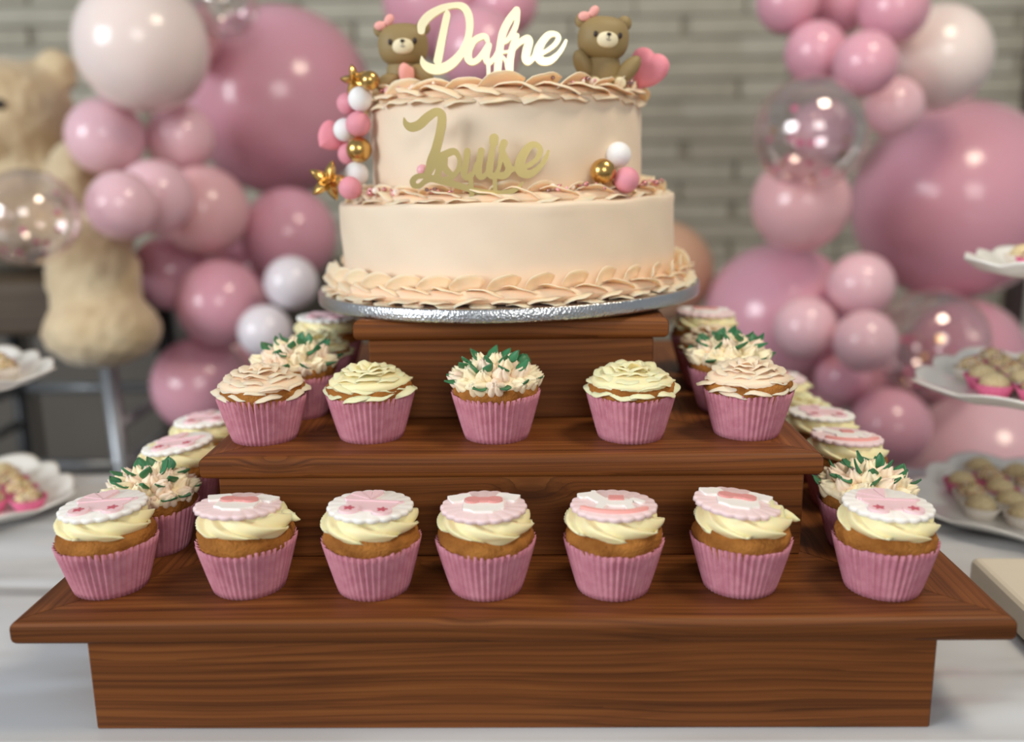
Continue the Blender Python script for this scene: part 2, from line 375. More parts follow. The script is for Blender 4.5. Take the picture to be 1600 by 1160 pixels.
def silver_mat():
    m = mat('silver_foil', srgb(200, 202, 204), .3, metal=1)
    nt = m.node_tree; b = nt.nodes['Principled BSDF']; tc = nt.nodes.new('ShaderNodeTexCoord')
    vo = nt.nodes.new('ShaderNodeTexVoronoi'); vo.inputs['Scale'].default_value = 420
    n = nt.nodes.new('ShaderNodeTexNoise'); n.inputs['Scale'].default_value = 260; n.inputs['Detail'].default_value = 3
    nt.links.new(tc.outputs['Object'], vo.inputs['Vector']); nt.links.new(tc.outputs['Object'], n.inputs['Vector'])
    ad = nt.nodes.new('ShaderNodeMath'); nt.links.new(vo.outputs['Distance'], ad.inputs[0]); nt.links.new(n.outputs['Fac'], ad.inputs[1])
    bp = nt.nodes.new('ShaderNodeBump'); bp.inputs['Strength'].default_value = .4; bp.inputs['Distance'].default_value = .0010
    nt.links.new(ad.outputs[0], bp.inputs['Height']); nt.links.new(bp.outputs[0], b.inputs['Normal'])
    return m
MT['silver'] = silver_mat()

# ------------------------------------------------------------------ the setting
def struct(name, me, m, loc, rot=(0,0,0), parent=None):
    if isinstance(me, MB): me = me.mesh(name, False)
    setmat(me, m); o = bpy.data.objects.new(name, me); COL.objects.link(o); o.location = (loc[0], loc[1], loc[2]); o.rotation_euler = rot
    if parent: o.parent = parent
    else: o['kind'] = 'structure'
    return o
WY = 3.0
fl = struct('floor', rbox(7, 6, .1, 0), MT['floor'], (0, .3, -.05)); tag(fl, 'plain grey floor under the party table', 'floor', kind='structure')
wl = struct('wall_back', rbox(7, .12, 2.8, 0), MT['mortar'], (0, WY+.07, 1.4)); tag(wl, 'greige painted brick wall behind the balloons', 'wall', kind='structure')
# bricks: the largest 300 in view as single parts, the rest joined
BL, BH, JT = .335, .062, .006
b1 = rbox(BL-JT, .024, BH-JT, .003, 1); b2 = b1.copy(); setmat(b1, MT['brick']); setmat(b2, MT['brick2'])
rest = MB(); nb_ = 0; rb = random.Random(3)
zc0 = T-.10
for row in range(-10, 32):
    z = zc0+(row+.5)*BH
    if z < .05 or z > 2.72: continue
    for k in range(-11, 11):
        x = (k+(.5 if row % 2 else 0)+rb.uniform(-.06, .06))*BL
        if abs(x) > 3.35: continue
        y = WY+.004*rb.random()
        vis = -1.75 < x < 1.62 and 0 <= row < 17 + (0) and z < T+.95
        if vis and nb_ < 300:
            o = part('brick', b1 if rb.random() < .5 else b2, None, wl); o.location = (x, y-wl.location.y, z-wl.location.z); nb_ += 1
        else:
            hx, hy, hz = (BL-JT)/2, .012, (BH-JT)/2
            vs_ = [(x+a*hx, y+b*hy-wl.location.y, z+c_*hz-wl.location.z) for a in (-1, 1) for b in (-1, 1) for c_ in (-1, 1)]
            rest.add(vs_, [(0,1,3,2),(4,6,7,5),(0,4,5,1),(2,3,7,6),(0,2,6,4),(1,5,7,3)])
o = part('brickwork', rest.mesh('brickwork', False), MT['brick'], wl); o['kind'] = 'stuff'
dp = on_y(1600, 100, WY-.02)
dr = thing('door_1', 'white door in a dark frame set in the brick wall', 'door', (dp.x+.03, WY-.03, -T)); dr['kind'] = 'structure'
part('door_frame', rbox(.045, .10, 2.1, .004, 1, True), MT['door_frame'], dr)
part('door_frame', rbox(.045, .10, 2.1, .004, 1, True), MT['door_frame'], dr, (.93, 0, 0))
part('door_frame', rbox(.975, .10, .05, .004, 1, True), MT['door_frame'], dr, (.465, 0, 2.1))
part('door_leaf', rbox(.88, .05, 2.1, .004, 1, True), MT['door_white'], dr, (.465, 0, 0))
part('door_handle', tube([(.82, -.03, 1.0), (.82, -.07, 1.0), (.70, -.07, 1.0)], .01, 8), MT['chair_metal'], dr)

cb_ = thing('cabinet', 'low dark grey-brown cabinet against the brick wall behind the bar stool', 'cabinet', (-1.38, WY-.26, -T))
part('body', rbox(1.5, .40, .86, .006, 1, True), MT['dark_panel'], cb_)
part('worktop', rbox(1.54, .44, .03, .006, 1, True), MT['dark_panel'], cb_, (0, -.005, .86))
for k in range(4):
    d_ = part('cabinet_door', rbox(.355, .02, .76, .004, 1, True), MT['dark_panel'], cb_, (-.555+.37*k, -.21, .06))
    part('handle', tube([(0, -.012, .62), (0, -.035, .62), (0, -.035, .72), (0, -.012, .72)], .006, 8), MT['chair_metal'], d_, (.13 if k % 2 == 0 else -.13, 0, 0))

# ------------------------------------------------------------------ table and cloth
tb = thing('table', 'long party table under the white tablecloth', 'table', (0, .86, -T))
part('table_top', rbox(2.5, .575, .03, .003, 1), MT['dark_wood'], tb, (0, 0, T-.0185))
for sx_ in (-1, 1):
    for sy_ in (-1, 1): part('leg', rbox(.05, .05, T-.03, .004, 1, True), MT['dark_wood'], tb, (sx_*1.15, sy_*.23, 0))
def tablecloth():
    nx, prof = 120, []
    y0, y1, r, drop = .562, 1.158, .010, .34
    for i in range(8): prof.append((y0, -drop+(drop-r)*i/7))
    for i in range(1, 7): a = PI-PI/2*i/6; prof.append((y0+r+r*math.cos(a), -r+r*math.sin(a)))
    ny = 70
    for i in range(1, ny): prof.append((y0+r+(y1-y0-2*r)*i/ny, 0))
    for i in range(0, 7): a = PI/2-PI/2*i/6; prof.append((y1-r+r*math.cos(a), -r+r*math.sin(a)))
    for i in range(1, 8): prof.append((y1, -r-(drop-r)*i/7))
    vs, fs = [], []
    for j, (y, z) in enumerate(prof):
        for i in range(nx+1):
            x = -1.27+2.54*i/nx; dz = 0; dy = 0
            if z > -.0101 and z > -1e-6:
                edge = min(1, (y-y0)/.03)
                e = max(0, min(1, (abs(x)-.30)/.06))                      # creases only where the stand does not press the cloth flat
                dz = e*edge*(.0022*math.sin(38*y+11*x+2*math.sin(5*x))*math.sin(7*x+3)+.0006*math.sin(60*y-24*x+3*math.sin(9*x)))
                dz = dz-.0008
            elif z < -.02:
                dy = .010*math.sin(22*x)*min(1, -z/.2)*(1 if y > .8 else -1)
            vs.append((x, y+dy, z+dz+.001))
    n = nx+1
    for j in range(len(prof)-1):
        for i in range(nx): fs.append((j*n+i, j*n+i+1, (j+1)*n+i+1, (j+1)*n+i))
    return MB().add(vs, fs)
solo('tablecloth', tablecloth(), MT['cloth'], 'glossy white vinyl tablecloth with soft creases, draped over the table', 'tablecloth', (0, 0, 0))

# ------------------------------------------------------------------ tiered wooden stand
YC = .922
st = thing('cake_stand', 'three-tiered square wooden stand of brown stained pine', 'cake stand', (0, YC, 0))
def mitre_board(h, wd, t, r=.0055):
    g = .0005
    bm = bmesh.new()
    pts = [(-h+g, -h), (h-g, -h), (h-wd-g, -h+wd), (-h+wd+g, -h+wd)]
    cx_, cy_ = 0, -h+wd/2
    lo = [bm.verts.new((x, y-cy_, 0)) for x, y in pts]; up = [bm.verts.new((x, y-cy_, t)) for x, y in pts]
    bm.faces.new(lo[::-1]); bm.faces.new(up)
    for i in range(4): bm.faces.new((lo[i], lo[(i+1) % 4], up[(i+1) % 4], up[i]))
    bm.edges.ensure_lookup_table()
    ed = [e for e in bm.edges if all(abs(v.co.y-(-wd/2)) < 1e-6 for v in e.verts) and abs(e.verts[0].co.z-e.verts[1].co.z) < 1e-6]
    bmesh.ops.bevel(bm, geom=ed, offset=r, segments=4, profile=.5, affect='EDGES')
    for v in bm.verts:                                                    # soften the plan corner a little
        pass
    me = from_bm(bm, 'board')
    return me, cy_
def tier(h, wd, zt, t, hbx, hby, zb):
    me, cy_ = mitre_board(h, wd, t); setmat(me, MT['wood'])
    for k in range(4):
        a = k*PI/2
        part('top_board', me, MT['wood'], st, (math.sin(a)*-cy_, math.cos(a)*cy_, zt-t), (0, 0, a))
    hb = zt-t-zb
    fr = rbox(2*hbx, .018, hb, .0012, 1); sd = rbox(2*hby-.036, .018, hb, .0012, 1)
    zc_ = zb+hb/2
    part('side_panel', fr, MT['wood'], st, (0, -hby+.009, zc_)); part('side_panel', fr, MT['wood'], st, (0, hby-.009, zc_))
    part('side_panel', sd, MT['wood'], st, (-hbx+.009, 0, zc_), (0, 0, PI/2)); part('side_panel', sd, MT['wood'], st, (hbx-.009, 0, zc_), (0, 0, PI/2))
Z1, Z2, Z3 = .086, .1704, .2596
tier(.343, .12, Z1, .018, .2935, .337, 0)
tier(.2405, .121, Z2, .018, .2277, .235, Z1)
tier(.1359, .11, Z3, .018, .1238, .1295, Z2)

# ------------------------------------------------------------------ cupcake pieces
def wrapper_mesh(seed):
    rn = random.Random(seed); NP = 46; n = NP*4; vs, fs = [], []; H = .0375; rows = 9
    jit = [rn.uniform(.7, 1.25) for _ in range(NP)]; hj = [rn.uniform(-.0006, .0008) for _ in range(NP)]
    ph = rn.uniform(0, 6)
    for layer in (0, 1):
        for j in range(rows):
            t = j/(rows-1); r0 = .0258+(.0352-.0258)*t**.92
            for k in range(n):
                a = 2*PI*k/n; p = (k//4); f = (k % 4)/4; tri = 1-abs(2*f-1)*2      # -1..1
                amp = (.0004+.0011*t)*jit[p]
                r = r0+amp*tri+.0004*math.sin(3*a+ph)*t - (.0003 if layer else 0)
                z = H*t + (hj[p]-.0009*tri*(-1) if j == rows-1 else 0) + .0008*math.sin(2*a+ph)*t
                vs.append((r*math.cos(a), r*math.sin(a), z))
    for layer in (0, 1):
        o = layer*rows*n
        for j in range(rows-1):
            for k in range(n):
                q = (o+j*n+k, o+j*n+(k+1) % n, o+(j+1)*n+(k+1) % n, o+(j+1)*n+k)
                fs.append(q if layer == 0 else q[::-1])
    for k in range(n):
        a = (rows-1)*n+k; b = (rows-1)*n+(k+1) % n; fs.append((a, b, rows*n+b, rows*n+a))
    fs.append(tuple(range(n-1, -1, -1)))
    return MB().add(vs, fs).mesh('wrapper')
def sponge_mesh(seed, dome=.0105):
    rn = random.Random(seed); ph = [rn.uniform(0, 6) for _ in range(6)]; n = 72
    prof = [(.0240, .003), (.0300, .024), (.0330, .034), (.0345, .038), (.0349, .0412), (.0340, .0445), (.0308, .0472), (.024, .0470+dome*.25), (.015, .0465+dome*.4), (.006, .0465+dome*.5)]
    tx, ty = rn.uniform(-.05, .05), rn.uniform(-.05, .05)
    def rf(a, i, r, z):
        d = .0005*math.sin(7*a+ph[0])+.0004*math.sin(13*a+ph[1]+z*300)+rn.uniform(-.00025, .00025)
        if i < 3: d *= .2
        r2 = r+d*(1 if i < 7 else .4); z2 = z+(rn.uniform(-.0003, .0003)+.0009*math.sin(2*a+ph[2]) if 3 <= i < 7 else 0)
        return r2, z2+((r2*math.cos(a)*tx+r2*math.sin(a)*ty) if i > 2 else 0)
    return lathe(prof, n, rf).mesh('sponge')
def swirl_mesh(seed, tail=True):
    rn = random.Random(seed); n = 168; rows = 30; K = 7; vs, fs = [], []
    ph = rn.uniform(0, 6); tw = 2.1
    for j in range(rows):
        t = j/(rows-1)
        # profile: bulging rope, then closing on top
        if t < .75:
            u = t/.75; R0 = .0278+.0060*math.sin(PI*min(1, u*1.1)**.85)-.0013*u; Z = .0452+.0160*u
        else:
            u = (t-.75)/.25; R0 = .0265*(1-u*.92); Z = .0612+.0012*math.sin(PI*u/2)
        for k in range(n):
            a = 2*PI*k/n; s_ = (K*(a+ph)/(2*PI)+tw*t) % 1.0
            ridge = (s_/.86)**.75 if s_ < .86 else (1-s_)/.14
            ridge = ridge*(1-.0)
            amp = .0058*(1-.25*t)*(1 if t < .75 else (1-t)/.25)
            wob = .0010*math.sin(2*a+ph*2+3*t)
            r = R0-.0026+amp*ridge+wob
            z = Z+.0022*(ridge-.5)*(1 if t < .75 else 0)*(1-t*.6)+(-.0020*math.sin(3*(a+ph)+1.0)-.0010*math.sin(K*(a+ph)) if j < 4 else 0)
            vs.append((r*math.cos(a), r*math.sin(a), z))
    for j in range(rows-1):
        for k in range(n): fs.append((j*n+k, j*n+(k+1) % n, (j+1)*n+(k+1) % n, (j+1)*n+k))
    fs.append(tuple(range(n-1, -1, -1))); fs.append(tuple((rows-1)*n+k for k in range(n)))
    mb = MB().add(vs, fs)
    if tail:
        a = rn.uniform(-.5, .15)
        d = Vector((math.cos(a), math.sin(a), 0)); q = Vector((-math.sin(a), math.cos(a), 0))
        p = [d*.026+Vector((0, 0, .0535)), d*.031+Vector((0, 0, .0535))+q*.002, d*.0345+Vector((0, 0, .0525)), d*.038+Vector((0, 0, .0515))-q*.002, d*.0405+Vector((0, 0, .051))-q*.002]
        mb2 = tube(p, [.0045, .0042, .0032, .0018, .0004], 10)
        mb.add(mb2.v, mb2.f)
    return mb.mesh('frosting_swirl')
WRAPS = [wrapper_mesh(i) for i in range(3)]; SPONGES = [sponge_mesh(i) for i in range(4)]; SWIRLS = [swirl_mesh(i, i in (1, 6)) for i in range(8)]
for m_ in WRAPS: setmat(m_, MT['paper'])
for m_ in SPONGES: setmat(m_, MT['sponge'])
for m_ in SWIRLS: setmat(m_, MT['cream'])
def scallop(R, k, amp, ph=0): return lambda a: R+amp*abs(math.cos(k*(a+ph)/2))-amp*.3
DISC = polar_plate(scallop(.0300, 20, .0018), .0034, 160, .0012).mesh('plaque')
DISC2 = DISC.copy(); setmat(DISC, MT['white_fondant']); setmat(DISC2, MT['pink_fondant'])
u_ = .001
def shape(fn, t, st_=.7, ext=30): return sdf_plate(-ext, ext, -ext, ext, st_, fn, t, u_)
circ = lambda X, Y, cx_, cy_, r: np.hypot(X-cx_, Y-cy_)-r
def rect(X, Y, cx_, cy_, hx, hy, a=0, r=1.0):
    ca, sa = math.cos(a), math.sin(a); x = (X-cx_)*ca+(Y-cy_)*sa; y = -(X-cx_)*sa+(Y-cy_)*ca
    qx, qy = np.abs(x)-hx+r, np.abs(y)-hy+r
    return np.hypot(np.maximum(qx, 0), np.maximum(qy, 0))+np.minimum(np.maximum(qx, qy), 0)-r
mn, mx_ = np.minimum, np.maximum
PRAM_BODY = shape(lambda X, Y: mn(mx_(circ(X, Y, 1, 4, 19), Y-3), rect(X, Y, 18, 3, 6.5, 1.6, .5)), .0016).mesh('pram_body')
PRAM_HOOD = []
for i in range(4):                                                        # ribs of the folding hood
    a0, a1 = math.radians(180-i*27), math.radians(180-(i+1)*27)
    def fn(X, Y, a0=a0, a1=a1):
        A = np.arctan2(Y-4, X+1); return mx_(circ(X, Y, -1, 4, 19.5), mx_(a1+.02-A, A-a0+.02)*np.hypot(X+1, Y-4))
    PRAM_HOOD.append(shape(fn, .0022+.0006*(i % 2), .6).mesh('hood_rib'))
PRAM_BAND = shape(lambda X, Y: rect(X, Y, 1, 3.6, 20, 1.2), .0024, .6).mesh('pram_trim')
WHEEL = shape(lambda X, Y: circ(X, Y, 0, 0, 7.2), .0026, .5, 9).mesh('wheel')
STAR_SM = shape(lambda X, Y: np.hypot(X, Y)-3.0*(1+.38*np.cos(5*np.arctan2(Y, X))), .0006, .35, 5).mesh('flower')
for m_ in [PRAM_BODY, PRAM_BAND, WHEEL]+PRAM_HOOD: setmat(m_, MT['pram_pink'])
setmat(STAR_SM, MT['deep_rose'])
def onesie(X, Y):
    b = rect(X, Y, 0, -2, 14.5, 15, 0, 2); sl = mn(rect(X, Y, -17, 11.5, 8.5, 6.5, .35, 1.5), rect(X, Y, 17, 11.5, 8.5, 6.5, -.35, 1.5))
    leg = mn(circ(X, Y, -15, -20, 8.5), circ(X, Y, 15, -20, 8.5)); neck = circ(X, Y, 0, 17.5, 7.5)
    return mx_(mx_(mn(b, sl), -leg), -neck)
ONESIE = shape(onesie, .0022, .7).mesh('onesie'); setmat(ONESIE, MT['white_fondant'])
BOW = shape(lambda X, Y: mn(mn(circ(X/1.35, Y, -4.2, 0, 3.1), circ(X/1.35, Y, 4.2, 0, 3.1)), rect(X, Y, 0, 0, 2.6, 2.2)), .0014, .5, 12).mesh('bow'); setmat(BOW, MT['rose_fondant'])
def horse(X, Y):
    body = circ((X-1)/1.55, Y/1.0, 0, 0, 8.2); neck = rect(X, Y, -12, 8, 5, 9, .55, 3); head = rect(X, Y, -18.5, 14.5, 7.5, 4.2, .35, 2.5)
    ear = rect(X, Y, -14, 20, 1.8, 3, 0, 1); l1 = rect(X, Y, -10, -11, 3, 8, -.25, 1); l2 = rect(X, Y, 11, -11, 3, 8, .25, 1); tail = rect(X, Y, 17, 3, 6, 2.6, -.7, 2)
    d = body
    for q in (neck, head, ear, l1, l2, tail): d = mn(d, q)
    return d
HORSE = shape(horse, .0022, .7).mesh('rocking_horse'); setmat(HORSE, MT['white_fondant'])
SADDLE = shape(lambda X, Y: rect(X, Y, 2, 6, 5.5, 4.2, 0, 1), .0032, .6, 14).mesh('saddle'); setmat(SADDLE, MT['rose_fondant'])
ROCKER = shape(lambda X, Y: mx_(mx_(np.abs(circ(X, Y, 0, 14, 34))-1.7, Y+11), np.abs(X)-24), .0026, .6).mesh('rocker'); setmat(ROCKER, MT['bow_pink'])
# petals: base at the origin, reaching to +y, normal +z
def petal_mesh(L=1, W=1, curl=.25, ruff=.06, tk=.09, nx=9, ny=5, seed=0, point=0):
    rn = random.Random(seed); p0, p1 = rn.uniform(0, 6), rn.uniform(0, 6); top, bot = [], []
    for j in range(ny):
        t = j/(ny-1)
        for i in range(nx):
            s_ = -1+2*i/(nx-1)
            wdt = W*.5*(.42+.58*math.sin(min(1, .15+t*.85)*PI*.62))
            yl = L*t*(1-.42*abs(s_)**2.4)*(1+point*(1-abs(s_))*t)
            x = s_*wdt; z = curl*L*(t**2)*(-1)+.5*curl*L*t+ruff*math.sin(3.0*s_+p0)*t+ruff*.5*math.sin(6*s_+p1)*t-.12*W*s_*s_*(1-t*.4)
            h = tk*(1-.62*t)*(1-.5*abs(s_)**3)
            top.append((x, yl, z+h*.5)); bot.append((x, yl, z-h*.5))
    n = nx*ny; fs = []
    for j in range(ny-1):
        for i in range(nx-1):
            a = j*nx+i; fs.append((a, a+1, a+nx+1, a+nx)); fs.append((n+a, n+a+nx, n+a+nx+1, n+a+1))
    rim = [i for i in range(nx)]+[j*nx+nx-1 for j in range(1, ny)]+[(ny-1)*nx+i for i in range(nx-2, -1, -1)]+[j*nx for j in range(ny-2, 0, -1)]
    for a, b in zip(rim, rim[1:]+rim[:1]): fs.append((b, a, n+a, n+b))
    return MB().add(top+bot, fs).mesh('petal')
PETALS = [petal_mesh(seed=i, curl=.32, ruff=.055, tk=.15) for i in range(4)]
def petal_set(m): 
    out = []
    for p in PETALS: q = p.copy(); setmat(q, m); out.append(q)
    return out
PSET = {'peach': petal_set(MT['peach']), 'peach_pale': petal_set(MT['peach_pale']), 'cream': petal_set(MT['cream'])}
def dome_mesh(R, zb, zt, seed=0):
    pr = [(R*.955, zb+.0015), (R*.990, zb+.0050), (R*.975, zb+.0075), (R*.88, zb+.0092), (R*.70, zb+.0118), (R*.42, zt-.0012), (R*.15, zt)]
    rn = random.Random(seed)
    return lathe(pr, 40, lambda a, i, r, z: (r*(1+.02*math.sin(5*a+i)), z)).mesh('frosting_dome')
DOMES = {k: dome_mesh(.0335, .0410, .0565) for k in ('peach_pale', 'cream', 'cream_bud')}
for k, m_ in DOMES.items(): setmat(m_, MT[k])
def bud_mesh(seed):
    rn = random.Random(seed); n = 40; rows = 9; vs = []; fs = []; ph = rn.uniform(0, 6)
    for j in range(rows):
        t = j/(rows-1); r0 = .0046*(math.sin(PI*(.18+.72*t))**.8)*(1-.35*t)
        for k in range(n):
            a = 2*PI*k/n; lob = abs(math.sin(2.5*(a+ph)+1.2*t))
            r = r0*(.62+.5*lob**.6); z = -.001+.0115*t+(.0018*(lob-.4) if j == rows-1 else 0)+.0008*lob*t
            vs.append((r*math.cos(a), r*math.sin(a), z))
    for j in range(rows-1):
        for k in range(n): fs.append((j*n+k, j*n+(k+1) % n, (j+1)*n+(k+1) % n, (j+1)*n+k))
    fs.append(tuple((rows-1)*n+k for k in range(n)))
    return MB().add(vs, fs).mesh('bud')
BUDS = [bud_mesh(i) for i in range(3)]
BUDSET = {}
for k in ('cream_bud', 'peach_bud'):
    BUDSET[k] = [b.copy() for b in BUDS]
    for b in BUDSET[k]: setmat(b, MT[k])
def leaf_mesh():
    L, W = .0125, .0068; nx, ny = 5, 7; top, bot = [], []
    for j in range(ny):
        t = j/(ny-1); wd = W*.5*(math.sin(PI*(.12+.88*t)**.85))**.9 if t < 1 else .0001
        for i in range(nx):
            s_ = -1+2*i/(nx-1); z = .0018*abs(s_)*(1-t*.6)+.0030*t*t; h = .0013*(1-.6*t)*(1-.4*abs(s_))
            top.append((s_*wd, L*t, z+h)); bot.append((s_*wd, L*t, z-h*.4))
    n = nx*ny; fs = []
    for j in range(ny-1):
        for i in range(nx-1):
            a = j*nx+i; fs.append((a, a+1, a+nx+1, a+nx)); fs.append((n+a, n+a+nx, n+a+nx+1, n+a+1))
    rim = list(range(nx))+[j*nx+nx-1 for j in range(1, ny)]+[(ny-1)*nx+i for i in range(nx-2, -1, -1)]+[j*nx for j in range(ny-2, 0, -1)]
    for a, b in zip(rim, rim[1:]+rim[:1]): fs.append((b, a, n+a, n+b))
    return MB().add(top+bot, fs).mesh('leaf')
LEAF = leaf_mesh(); setmat(LEAF, MT['leaf'])

RC = random.Random(11)
def base_cupcake(label, x, y, z, group, idx, rz):
    t = thing('cupcake', label, 'cupcake', (x, y, z), (0, 0, rz), group)
    part('wrapper', WRAPS[idx % 3], None, t, rot=(0, 0, idx*1.3)); part('sponge', SPONGES[idx % 4], None, t, rot=(0, 0, idx*2.1))
    return t
def plaque_cupcake(label, x, y, z, kind, group, idx, rz=0, tilt=(0, 0), off=(0, 0)):
    t = base_cupcake(label, x, y, z, group, idx, rz)
    part('frosting_swirl', SWIRLS[idx % 8], None, t)
    d = part('plaque', DISC if kind == 'pram' else DISC2, None, t, (off[0], off[1], .0605), (tilt[0]-.05, tilt[1], 0))
    zt = .0034
    if kind == 'pram':
        part('pram_body', PRAM_BODY, None, d, (0, 0, zt-.0005)); part('pram_trim', PRAM_BAND, None, d, (0, 0, zt-.0005))
        for r_ in PRAM_HOOD: part('hood_rib', r_, None, d, (0, 0, zt-.0005))
        for sx_ in (-.0115, .0125):
            part('wheel', WHEEL, None, d, (sx_, -.0150, zt-.0005)); part('flower', STAR_SM, None, d, (sx_, -.0150, zt+.0019), (0, 0, .3))
    elif kind == 'onesie':
        part('onesie', ONESIE, None, d, (0, 0, zt-.0005)); part('bow', BOW, None, d, (0, .0035, zt+.0015), sc=(1.4, 1.8, 1.2))
    else:
        part('rocking_horse', HORSE, None, d, (0, 0, zt-.0005)); part('saddle', SADDLE, None, d, (0, 0, zt-.0005)); part('rocker', ROCKER, None, d, (0, 0, zt-.0005))
    return t
def rose_cupcake(label, x, y, z, colour, group, idx, rz=0):
    t = base_cupcake(label, x, y, z, group, idx, rz)
    d = part('frosting_dome', DOMES[colour], None, t)
    rn = random.Random(idx*17+3); ps = PSET[colour]
    rings = [(11, .0215, .0440, -7, .0180, .0270), (10, .0180, .0475, 3, .0175, .0265), (9, .0140, .0510, 12, .0160, .0240), (7, .0095, .0535, 22, .0140, .0215), (6, .0055, .0548, 36, .0115, .0175), (4, .0018, .0550, 60, .0090, .0135)]
    for ri, (n, r, zz, tl, ln, wd) in enumerate(rings):
        for k in range(n):
            a = 2*PI*(k+.5*(ri % 2))/n+rn.uniform(-.16, .16)
            rr = r*rn.uniform(.92, 1.06); q = ln*rn.uniform(.9, 1.1)
            part('petal', rn.choice(ps), None, d, (rr*math.cos(a), rr*math.sin(a), zz+rn.uniform(-.0006, .0006)), (math.radians(tl+rn.uniform(-6, 6)), rn.uniform(-.15, .25), a-PI/2), (wd*rn.uniform(.95, 1.15), q, .0150))
    return t
def bud_cupcake(label, x, y, z, group, idx, rz=0, peachy=.45):
    t = base_cupcake(label, x, y, z, group, idx, rz)
    d = part('frosting_dome', DOMES['cream_bud'], None, t)
    rn = random.Random(idx*31+5)
    rings = [(12, .0275, .0455, 58), (9, .0205, .0510, 38), (5, .0110, .0545, 20), (1, .0, .0560, 0)]
    for ri, (n, r, zz, tl) in enumerate(rings):
        for k in range(n):
            a = 2*PI*(k+.4*ri)/n+rn.uniform(-.12, .12); tt = math.radians(tl+rn.uniform(-8, 8)); s_ = rn.uniform(1.5, 1.85); s_ = (s_*1.05, s_*1.05, s_*.66)
            cb = 'peach_bud' if rn.random() < peachy else 'cream_bud'
            part('bud', rn.choice(BUDSET[cb]), None, d, (r*math.cos(a), r*math.sin(a), zz+rn.uniform(-.001, .001)), (-tt, rn.uniform(-.2, .2), a-PI/2), s_)
    for ri, (n, r, zz, tl) in enumerate([(10, .0315, .0470, 8), (10, .0235, .0570, 24), (6, .0125, .0620, 38)]):
        for k in range(n):
            a = 2*PI*(k+.2*ri)/n+rn.uniform(-.2, .2)
            part('leaf', LEAF, None, d, (r*math.cos(a), r*math.sin(a), zz), (math.radians(tl+rn.uniform(-15, 15)), rn.uniform(-.4, .4), a-PI/2+rn.uniform(-1.3, 1.3)), (rn.uniform(1.15, 1.55), rn.uniform(.85, 1.1), 1.1))
    return t
G1, G2 = 'cupcakes on the bottom tier', 'cupcakes on the middle tier'
P = plaque_cupcake
P('pram-plaque cupcake on bottom tier corner, near the table plate with pink cups', -.297, .638, Z1, 'pram', G1, 0, .08, (.06, -.05))
P('onesie-plaque cupcake on bottom tier, next to the corner pram by the table plate', -.193, .637, Z1, 'onesie', G1, 1, 0, (-.02, .03), (-.004, -.001))
P('pram-plaque cupcake on bottom tier, between two onesie-plaque cupcakes', -.100, .634, Z1, 'pram', G1, 2, -.1, (.05, .02))
P('onesie-plaque cupcake on bottom tier, between the pram and rocking-horse cupcakes', -.0168, .633, Z1, 'onesie', G1, 3, .03, (.05, 0), (-.001, -.002))
P('rocking-horse cupcake on bottom tier, between two onesie-plaque cupcakes', .0757, .632, Z1, 'horse', G1, 5, -.05, (.04, 0))
P('onesie-plaque cupcake on bottom tier, between the rocking-horse and corner pram cupcakes', .1685, .635, Z1, 'onesie', G1, 6, -.12, (.03, .10), (-.004, 0))
P('pram-plaque cupcake on bottom tier corner, near the plates of round sweets', .2705, .630, Z1, 'pram', G1, 8, -.04, (.07, .03))
bud_cupcake('bud-and-leaf cupcake on bottom tier, behind the pram cupcake by the table plate', -.292, .711, Z1, G1, 4, .3, .55)
P('pram-plaque cupcake on bottom tier side, directly behind the bud-and-leaf cupcake', -.300, .795, Z1, 'pram', G1, 9, .1, (.05, -.12))
P('pram-plaque cupcake half hidden behind the middle tier peach rose cupcake', -.302, .878, Z1, 'pram', G1, 10, .15, (.03, -.05))
bud_cupcake('bud-and-leaf cupcake on bottom tier, behind the corner pram by the sweets', .283, .706, Z1, G1, 7, 1.2, .5)
P('rocking-horse cupcake with thick scalloped plaque at the side of the bottom tier', .298, .800, Z1, 'horse', G1, 11, .05, (.02, .05))
P('pram-plaque cupcake on bottom tier side, behind the side rocking-horse cupcake', .300, .880, Z1, 'pram', G1, 12, 0, (.02, .04))
rose_cupcake('cream yellow rose cupcake on bottom tier side, behind a pram plaque', .303, .958, Z1, 'cream', G1, 13)
P('onesie-plaque cupcake at the far end of the bottom tier side', .300, 1.040, Z1, 'onesie', G1, 14, 0, (.05, .05))
R_ = rose_cupcake
R_('pale peach rose cupcake on middle tier corner, near the small white balloons', -.2036, .7375, Z2, 'peach_pale', G2, 21)
R_('cream yellow rose cupcake on middle tier, next to the peach rose near white balloons', -.1153, .7405, Z2, 'cream', G2, 22)
bud_cupcake('bud-and-leaf cupcake between the two cream rose cupcakes on middle tier', -.0115, .7375, Z2, G2, 23, .6, .4)
R_('cream yellow rose cupcake on middle tier, beside the peach rose near the side rocking-horse', .0983, .7345, Z2, 'cream', G2, 24, 1)
R_('pale peach rose cupcake on middle tier corner, in front of the white bud cupcake', .1943, .741, Z2, 'peach_pale', G2, 25, 2)
bud_cupcake('bud-and-leaf cupcake behind the corner peach rose, near the small white balloons', -.194, .814, Z2, G2, 26, 2.0, .5)
R_('cream yellow rose cupcake behind bud cupcake, under the edge of the silver board', -.196, .896, Z2, 'cream', G2, 27)
P('pram-plaque cupcake beside the top box, behind a cream rose cupcake', -.200, .976, Z2, 'pram', G2, 15, 0, (.04, .04))
bud_cupcake('white bud-and-leaf cupcake behind the corner peach rose cupcake',   .196, .8235, Z2, G2, 28, .9, .15)
R_('peach rose cupcake behind the white bud cupcake, beside the top box', .199, .906, Z2, 'peach_pale', G2, 29, .5)
P('pink-plaque cupcake under the silver board, behind a peach rose cupcake', .205, .986, Z2, 'onesie', G2, 16, 0, (.05, .03))

